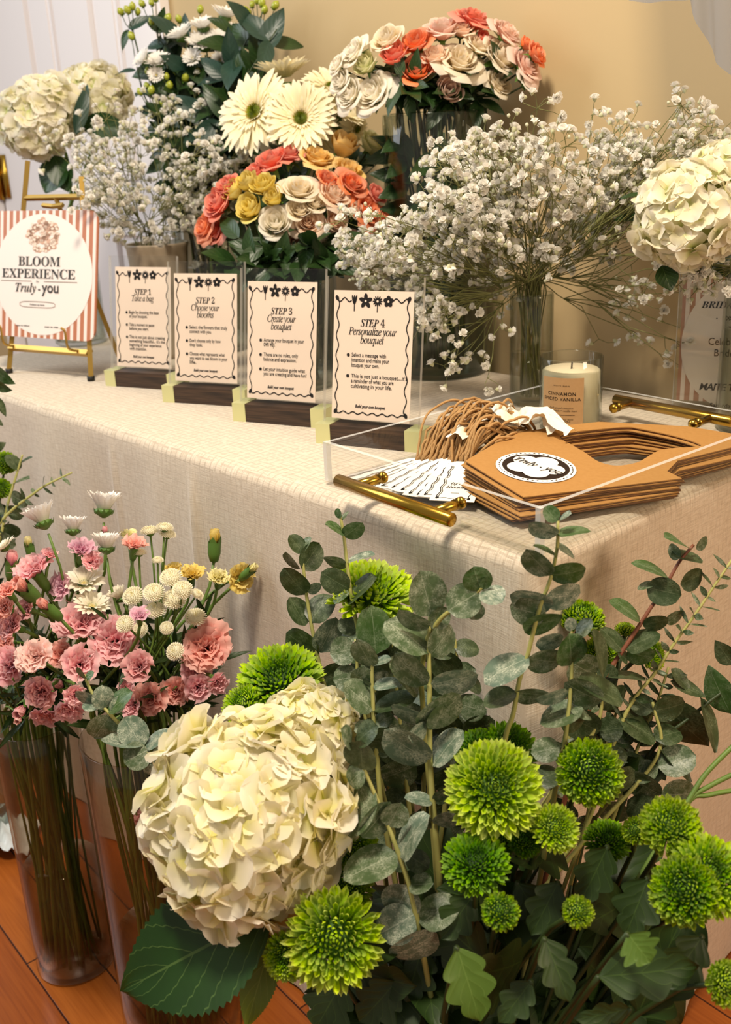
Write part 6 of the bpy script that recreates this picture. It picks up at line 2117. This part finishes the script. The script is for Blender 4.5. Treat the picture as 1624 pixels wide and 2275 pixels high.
thin = [(1640, 400), (1510, 590), (1390, 770), (1280, 920), (1200, 1040), (1120, 1160), (1020, 1280), (950, 1400), (870, 1600), (820, 1800)]
def thin_leaves(path, step, L, ang=1.15, w=30, mats=('euc', 'euc_dark')):
    p = smooth_path([(x, y, 0) for x, y in path], 60)[:, :2]
    out, acc, k = [], 0.0, 0
    for i in range(1, len(p)):
        acc += np.linalg.norm(p[i] - p[i - 1])
        if acc >= step:
            acc = 0.0
            t = unit(np.append(p[i - 1] - p[i], 0))[:2]
            for s in (-1, 1):
                a = s * (ang + RNG.uniform(-0.25, 0.25))
                dv = np.array([t[0] * math.cos(a) - t[1] * math.sin(a), t[0] * math.sin(a) + t[1] * math.cos(a)])
                if k % 2:
                    dv = dv * 0.55
                q = p[i] + dv * L * RNG.uniform(0.8, 1.15)
                out.append((p[i][0], p[i][1], q[0], q[1], w * RNG.uniform(0.7, 1.3), mats[int(RNG.integers(0, len(mats)))]))
            k += 1
    return out
euc_stem('narrow-leaved eucalyptus stem at the right, small leaves in crosswise pairs', thin, thin_leaves(thin, 62, 125), 0.90, bk(), S4, kind='thin', r=0.0018)
th2 = [(1225, 1100), (1150, 1330), (1050, 1560), (980, 1750), (930, 1900)]
euc_stem('dark narrow-leaved eucalyptus stem behind the right green mums', th2, thin_leaves(th2, 60, 135, w=40, mats=('euc_dark',)), 0.92, bk(), S4, kind='thin', r=0.0018)
th3 = [(900, 1340), (860, 1500), (800, 1700), (760, 1850)]
euc_stem('small dark narrow-leaved eucalyptus stem behind the round green mum', th3, thin_leaves(th3, 55, 140, w=45, mats=('euc_dark',)), 0.93, bk(), S4, kind='thin', r=0.0018)
euc_stem('dark long-leaved branch before the drape at the right edge', [(1640, 1210), (1500, 1310), (1340, 1440), (1180, 1560), (1060, 1720), (960, 1900)],
         [(1235, 1190, 1465, 1290, 110, 'euc_dark'), (1180, 1320, 1485, 1640, 180, 'euc_dark'), (1425, 1290, 1560, 1645, 125, 'euc_dark'), (1624, 1400, 1470, 1100, 130, 'euc_green'), (1120, 1520, 1375, 1835, 140, 'euc_dark'), (1640, 1085, 1520, 930, 110, 'euc_dark'), (1200, 1690, 940, 1850, 190, 'euc_dark'), (1100, 1640, 1210, 1830, 130, 'euc_dark'),
          (1240, 1110, 1370, 1260, 100, 'euc_dark'), (980, 1720, 1150, 1960, 160, 'euc_dark'), (900, 1700, 1080, 1690, 110, 'euc_dark'), (1000, 1500, 880, 1620, 110, 'euc_dark'), (820, 1560, 990, 1600, 80, 'euc_dark'), (900, 1450, 1060, 1480, 80, 'euc_dark')], 0.92, bk(), S4, kind='oval', stem_mat='stem_dark')
euc_stem('pale powdery eucalyptus sprig hanging over the rim of the front floor vase', [(490, 1570), (540, 1680), (650, 1810), (760, 1920), (870, 2040), (930, 2090), (1150, 2200), (1500, 2400)],
         [(490, 1590, 455, 1545, 50, 'euc_green'), (500, 1590, 540, 1555, 50, 'euc_green'), (560, 1700, 432, 1700, 50, 'euc_pale'), (590, 1760, 500, 1720, 110, 'euc_pale'), (600, 1770, 600, 1640, 110, 'euc_pale'), (630, 1785, 768, 1665, 120, 'euc_green'), (640, 1800, 545, 1950, 130, 'euc'), (650, 1790, 720, 1700, 70, 'euc_pale'),
          (830, 1990, 720, 1815, 190, 'euc_pale'), (835, 1985, 592, 1935, 60, 'euc_pale'), (850, 1985, 990, 1890, 84, 'euc_pale'), (865, 2005, 720, 2080, 180, 'euc'), (895, 2090, 1000, 1985, 110, 'euc_pale'), (905, 2075, 1060, 2110, 170, 'euc'), (890, 2090, 860, 2160, 80, 'euc_pale')], 0.88, bk(), S1, dtop=0.92)

# more filler eucalyptus low and behind, dark between the stems
FX = [830, 900, 1000, 1060, 1180, 1250, 1380, 760, 960, 790, 870, 930, 1010, 840, 1320, 1450]
FY = [1480, 1560, 1500, 1600, 1480, 1560, 1600, 1540, 1700, 1420, 1400, 1440, 1420, 1650, 1480, 1560]
for k in range(16):
    x, y = FX[k], FY[k]
    pth = [(x, y), (x + 10, y + 120), (x * 0.7 + 290, y + 300), (x * 0.4 + 570, y + 480)]
    lv = []
    for j in range(5):
        yy = y + 20 + j * 62
        xx = x + 6 * j
        for s in (-1, 1):
            lv.append((xx, yy, xx + s * RNG.uniform(50, 85), yy + RNG.uniform(-55, 35), RNG.uniform(34, 72), ['euc_dark', 'euc', 'euc_dark'][int(RNG.integers(0, 3))]))
    euc_stem('eucalyptus stem deep inside the front bouquet', pth, lv, (0.96 if k < 9 else 0.91) + RNG.uniform(-0.02, 0.02), bk(), group='eucalyptus deep in the bouquet')

# ---------------------------------------------------------------- green mums of the front bouquet
def green_mum(px, py, r, d, fc, key, desc, col='mum_green', leaves=3):
    K = {'open': (lambda: mum_head(600, 300, 0.5, 0.5, 112, 0.9)), 'full': (lambda: mum_head(601, 290, 0.72, 0.0, 122, 1.3)), 'loose': (lambda: mum_head(602, 240, 0.45, 0.9, 115, 1.5)), 'tight': (lambda: mum_head(603, 190, 0.85, -0.35, 126, 1.5)), 'flat': (lambda: mum_head(604, 260, 0.35, 0.6, 104, 0.9))}
    me = templ(f'mum_{key}', K[key], P[col])
    base = bk()
    h = at(px, py, d)
    flower('green_mum', [('bloom', me), ('calyx', templ('mum_calyx', mum_calyx, M['calyx']))], h, face_dir(*fc), 2 * r * d / FPX * 1.0, base, rnd_in(BK, 0.07, 0.22), desc, 'in the front bouquet', 'chrysanthemum', 'green mums', stem='stem_dark', thick=0.0026, leaves=leaves, leafmat='leaf_mum', leaflen=0.075, back=0.28)
for q in [(1098, 1752, 94, .78, (-.05, .45, .9), 'open', 'wide lime green mum left of the round one', 'mum_yellow'), (1311, 1716, 74, .79, (.0, .35, .95), 'full', 'round incurved green mum at centre right', 'mum_green'), (1057, 1916, 66, .76, (-.1, .75, .65), 'open', 'deep green mum facing upwards beside the eucalyptus', 'mum_dark'),
          (1234, 1840, 46, .77, (.1, .5, .85), 'loose', 'small ragged lime mum below the round one', 'mum_yellow'), (1111, 1862, 42, .81, (0, .6, .8), 'full', 'dark green mum tucked under the wide lime one', 'mum_dark'), (1166, 1868, 38, .80, (.1, .6, .8), 'full', 'small dark green mum beside the ragged lime one', 'mum_dark'),
          (1490, 1836, 68, .76, (-.1, .6, .8), 'full', 'tall bright green mum at the right', 'mum_yellow'), (1413, 1846, 34, .79, (-.3, .4, .85), 'tight', 'small round mum left of the tall bright one', 'mum_yellow'), (1350, 1866, 46, .83, (-.1, .8, .55), 'open', 'dark green mum behind the leaf at centre right', 'mum_dark'),
          (1520, 1980, 76, .72, (-.35, .45, .85), 'full', 'large green mum, the left of two grown together', 'mum_green'), (1576, 1944, 80, .735, (.15, .6, .8), 'open', 'large green mum, the right of two grown together', 'mum_green'), (1112, 2026, 46, .73, (.0, .55, .85), 'tight', 'small round green bud-like mum at lower centre', 'mum_green'),
          (1284, 2026, 39, .73, (.1, .4, .9), 'tight', 'small yellowish bud-like mum at lower right of centre', 'mum_yellow'), (1616, 2186, 50, .70, (.2, .3, .9), 'full', 'green mum cut by the right edge near the bottom', 'mum_yellow'), (1132, 1664, 56, .86, (.2, .6, .7), 'loose', 'dark green mum behind the wide lime one', 'mum_dark'), (1063, 1668, 46, .86, (-.2, .6, .7), 'loose', 'ragged green mum above the wide lime one', 'mum_dark'),
          (742, 2086, 92, .77, (.0, .3, .95), 'loose', 'large shaggy lime mum below the hydrangea', 'mum_yellow'), (637, 2124, 48, .79, (-.2, .1, .95), 'open', 'small dark-centred mum left of the shaggy one', 'mum_green'), (790, 1890, 48, .84, (.3, .3, .9), 'loose', 'half hidden green mum right of the hydrangea', 'mum_green'), (768, 1975, 52, .83, (.1, .5, .8), 'loose', 'green mum between hydrangea and shaggy mum', 'mum_green'),
          (622, 1512, 84, .93, (-.1, .7, .7), 'open', 'green mum peeping over the top of the hydrangea', 'mum_green'), (536, 1562, 40, .91, (-.4, .6, .6), 'loose', 'small green mum at the upper left of the hydrangea', 'mum_green'), (828, 1318, 88, .95, (.15, .8, .55), 'flat', 'green mum behind the upper eucalyptus leaves', 'mum_yellow'),
          (1292, 1372, 52, .92, (.1, .8, .5), 'full', 'green mum behind the right eucalyptus stem', 'mum_green'), (1390, 1400, 26, .93, (.1, .9, .3), 'tight', 'small green mum bud at the upper right', 'mum_yellow'), (1440, 1445, 40, .94, (.5, .5, .6), 'loose', 'green mum behind the reddish eucalyptus stalk', 'mum_green'), (1335, 1450, 34, .94, (0, .5, .8), 'loose', 'small green mum low behind the right eucalyptus', 'mum_green')]:
    px, py, r, d, fc, key, desc, col = q
    green_mum(px, py, r, d, fc, key, desc, col)
# lobed mum leaves shown large at the bottom, each on its own stem
ML = [(1015, 2105, 1070, 2275, 120, .74, 'leaf_mum_light', 'light green lobed mum leaf at bottom centre'), (1395, 2075, 1445, 2140, 100, .70, 'leaf_mum_light', 'yellow-green lobed mum leaf at lower right'), (1210, 2085, 1270, 2230, 90, .73, 'leaf_mum', 'dark lobed mum leaf below the yellowish bud'), (1330, 2170, 1560, 2150, 120, .72, 'leaf_mum', 'wide dark mum leaf at the lower right'),
      (1350, 1880, 1290, 2010, 100, .79, 'leaf_mum', 'upright dark mum leaf below the round mum'), (1180, 2180, 1110, 2275, 80, .75, 'leaf_mum', 'dark mum leaf at the bottom edge'), (1400, 2240, 1280, 2270, 60, .74, 'leaf_mum', 'dark mum leaf along the bottom edge at the right'), (760, 2180, 700, 2290, 120, .80, 'leaf_mum', 'dark mum leaf at the bottom left of the bouquet'), (880, 2180, 800, 2275, 120, .82, 'leaf_mum', 'broad dark mum leaf in the bottom shadow'),
      (940, 2100, 900, 2230, 110, .83, 'leaf_mum', 'dark mum leaf under the powdery eucalyptus'), (1240, 1960, 1180, 2080, 90, .80, 'leaf_mum', 'dark mum leaf between the two small mums'), (1440, 1950, 1390, 2080, 110, .78, 'leaf_mum', 'dark mum leaf left of the large twin mums'), (1560, 2080, 1480, 2200, 110, .74, 'leaf_mum', 'dark mum leaf below the large twin mums'),
      (1050, 1990, 980, 2090, 90, .80, 'leaf_mum', 'dark mum leaf below the deep green mum'), (1150, 1960, 1210, 2060, 90, .82, 'leaf_mum', 'dark mum leaf behind the small bud-like mum')]
for bx, by, tx, ty, w, d, mt, desc in ML:
    A, B = at(bx, by, d), at(tx, ty, d - 0.01)
    b = bk()
    root = empty('lobed_leaf_sprig', b)
    mb = MB()
    mb.tube(bezier(A, A + [0, 0.02, -0.03], b + [0, 0, 0.2], b, 10) - b, 0.0022, 6)
    mb.build('stem', M['stem_dark'], root)
    L = np.linalg.norm(B - A)
    wr = round(w * d / FPX / L, 2)
    link('leaf', templ(f'mum_leaf_{wr}', lambda: leaf_shape(1, wr, 'plain', 0.15, 0.3, seed=int(bx) % 7, lobes=3, nv=8), M[mt]), root, mat4(leaf_frame(A, B, RNG.uniform(-0.3, 0.3)), A - b, L))
    tag(root, desc, 'leaf', 'mum leaves')
# dark leafy mum stems filling the bottom of the bouquet
for k in range(26):
    px, py = RNG.uniform(760, 1600), RNG.uniform(1900, 2240)
    tip = at(px, py, 0.86 + RNG.uniform(-0.03, 0.05))
    b = bk()
    m = rnd_in(BK, 0.08, 0.22)
    leafy_branch('leafy_mum', [b, m, m * 0.5 + tip * 0.5, tip], [(RNG.uniform(0.35, 1.0), unit(RNG.normal(0, 1, 3) + [0, -0.4, 0.2]), RNG.uniform(0.05, 0.09)) for _ in range(7)], 0.0024, 'stem_dark', 'leaf_mum', b,
                 'dark leafy mum stem filling the bottom of the front bouquet', 'stem', 'leafy mum stems', wid=0.6)
# bare thick stems leaning out to the right edge
for k, (tx, ty) in enumerate([(1640, 1640), (1640, 1712), (1640, 1750)]):
    A, mid = at(1522, 1790, 0.86), at(1575, (1790 + ty) / 2 - 4, 0.865)
    b = bk()
    root = empty('bare_branch', b)
    mb = MB()
    mb.tube(np.vstack([smooth_path([at(tx + 40, ty - 30 + 14 * k, 0.87), mid, A, at(1400, 1980, 0.85)], 16), b[None]]) - b, 0.0022, 7)
    mb.build('stem', M['stem'], root)
    tag(root, 'thick bare green stem reaching the right edge, ' + ['topmost', 'middle', 'lowest'][k] + ' of three', 'stem', 'bare stems')

# ---------------------------------------------------------------- the big hydrangea in front
def big_hydrangea():
    b = bk()
    hydrangea(556, 1815, 238, .83, (-.12, .28, .95), (0.93, 1.0, 0.85), b, rnd_in(BK, 0.05, 0.21), 'large cream hydrangea head at the front, biggest flower in the picture',
              [(605, 2025, 256, 2208, 255, -0.03, 0.10, 'leaf_hyd'), (612, 2065, 540, 2290, 92, -0.02, 0.25, 'leaf_yel')], 'big', 'hydrangea', 165, 0.005)
    hydrangea(690, 1628, 112, .88, (.25, .55, .8), (1, 1, 0.8), bk(), rnd_in(BK, 0.05, 0.21), 'second cream hydrangea cluster behind the upper right of the biggest one', [], 'small', 'hydrangea', 90, 0.004)
big_hydrangea()

# ---------------------------------------------------------------- another bouquet at the far left edge
f3 = on_z(-38, 1838, 0.0)
f3 = np.array([f3[0], f3[1], 0.0])
glass_vase('floor_vase', f3, 0.07, 0.30, 'glass floor vase of eucalyptus and green mums cut by the left edge', wall=0.004, mat='glass', floor_t=0.014, water=0.12)
for px, py, r, desc in [(12, 1028, 27, 'upper small green mum'), (2, 1085, 24, 'lower small green mum')]:
    flower('green_mum', [('bloom', templ('mum_full', lambda: mum_head(601, 290, 0.72, 0.0, 122, 1.3), P['mum_green'])), ('calyx', templ('mum_calyx', mum_calyx, M['calyx']))], at(px, py, 1.46), face_dir(.3, .4, .8), 2 * r * 1.46 / FPX, rnd_in(f3, 0.04, 0.016), rnd_in(f3, 0.05, 0.3), desc, 'at the far left edge before the tablecloth', 'chrysanthemum', 'green mums at the left edge', stem='stem_dark', thick=0.0022, leaves=3, leafmat='leaf_mum', leaflen=0.06)
def edge_stem(label, stem, lv, d, kind='round'):
    b = rnd_in(f3, 0.04, 0.016)
    euc_stem(label, stem, lv, d, b, kind=kind, group='eucalyptus at the left edge')
t1 = [(160, 1050), (128, 1065), (95, 1082), (70, 1100), (40, 1122), (10, 1150), (-20, 1190)]
edge_stem('narrow-leaved eucalyptus stem lying against the tablecloth at the left', t1, thin_leaves(t1, 22, 26, w=7), 1.42, 'thin')
edge_stem('eucalyptus stem with long leaves reaching over the table corner at the left', [(-10, 800), (-20, 900), (-30, 1000), (-30, 1200)], [(-15, 815, 26, 858, 16, 'euc_green'), (-15, 850, 28, 868, 8, 'euc_green'), (-15, 880, 14, 925, 14, 'euc_dark'), (-15, 930, 8, 945, 14, 'euc_dark'), (-20, 1000, 14, 985, 14, 'euc_dark')], 1.44, 'oval')
edge_stem('dark eucalyptus stem at the left edge beside the small mums', [(50, 1010), (35, 1060), (15, 1130), (-10, 1250)], [(45, 1030, 72, 1015, 14, 'euc_dark'), (40, 1045, 20, 1005, 20, 'euc_dark'), (30, 1075, 66, 1062, 18, 'euc'), (25, 1100, 60, 1120, 22, 'euc'), (15, 1130, 50, 1150, 24, 'euc_dark'), (10, 1140, -15, 1110, 24, 'euc'), (5, 1170, 45, 1190, 26, 'euc_dark'), (0, 1190, 30, 1215, 24, 'euc')], 1.44)
for k in range(6):
    tip = at(RNG.uniform(-30, 50), RNG.uniform(1010, 1200), 1.50)
    b = rnd_in(f3, 0.04, 0.016)
    leafy_branch('foliage_sprig', [b, rnd_in(f3, 0.05, 0.3), (rnd_in(f3, 0.05, 0.3) + tip) / 2, tip], [(RNG.uniform(0.5, 1.0), unit(RNG.normal(0, 1, 3)), RNG.uniform(0.04, 0.06)) for _ in range(8)], 0.002, 'stem_dark', 'leaf_rose', b, 'dark foliage stem in the vase at the left edge', 'foliage', 'foliage stems at the left edge')
# clear plastic wrap lying on the floor at the left edge
wr_ = on_z(16, 1880, 0.0)
mb = MB()
G = np.zeros((14, 14, 3))
rng = np.random.default_rng(8)
for i in range(14):
    for j in range(14):
        u_, v_ = i / 13 - 0.5, j / 13 - 0.5
        G[i, j] = (u_ * 0.10, v_ * 0.09, 0.012 + 0.03 * abs(math.sin(i * 1.1 + 0.6 * j)) * (1 - 2 * abs(u_)) + rng.uniform(0, 0.008))
mb.grid(G)
wrapm = plain('crinkled_wrap', '#dfe6ea', 0.25, spec=0.8)
wob = mb.build('plastic_wrap', wrapm)
wob.location = [float(wr_[0]), float(wr_[1]), 0.0]
tag(wob, 'crinkled pale plastic wrap on the wood floor at the left edge', 'plastic wrap')
finish_labels()
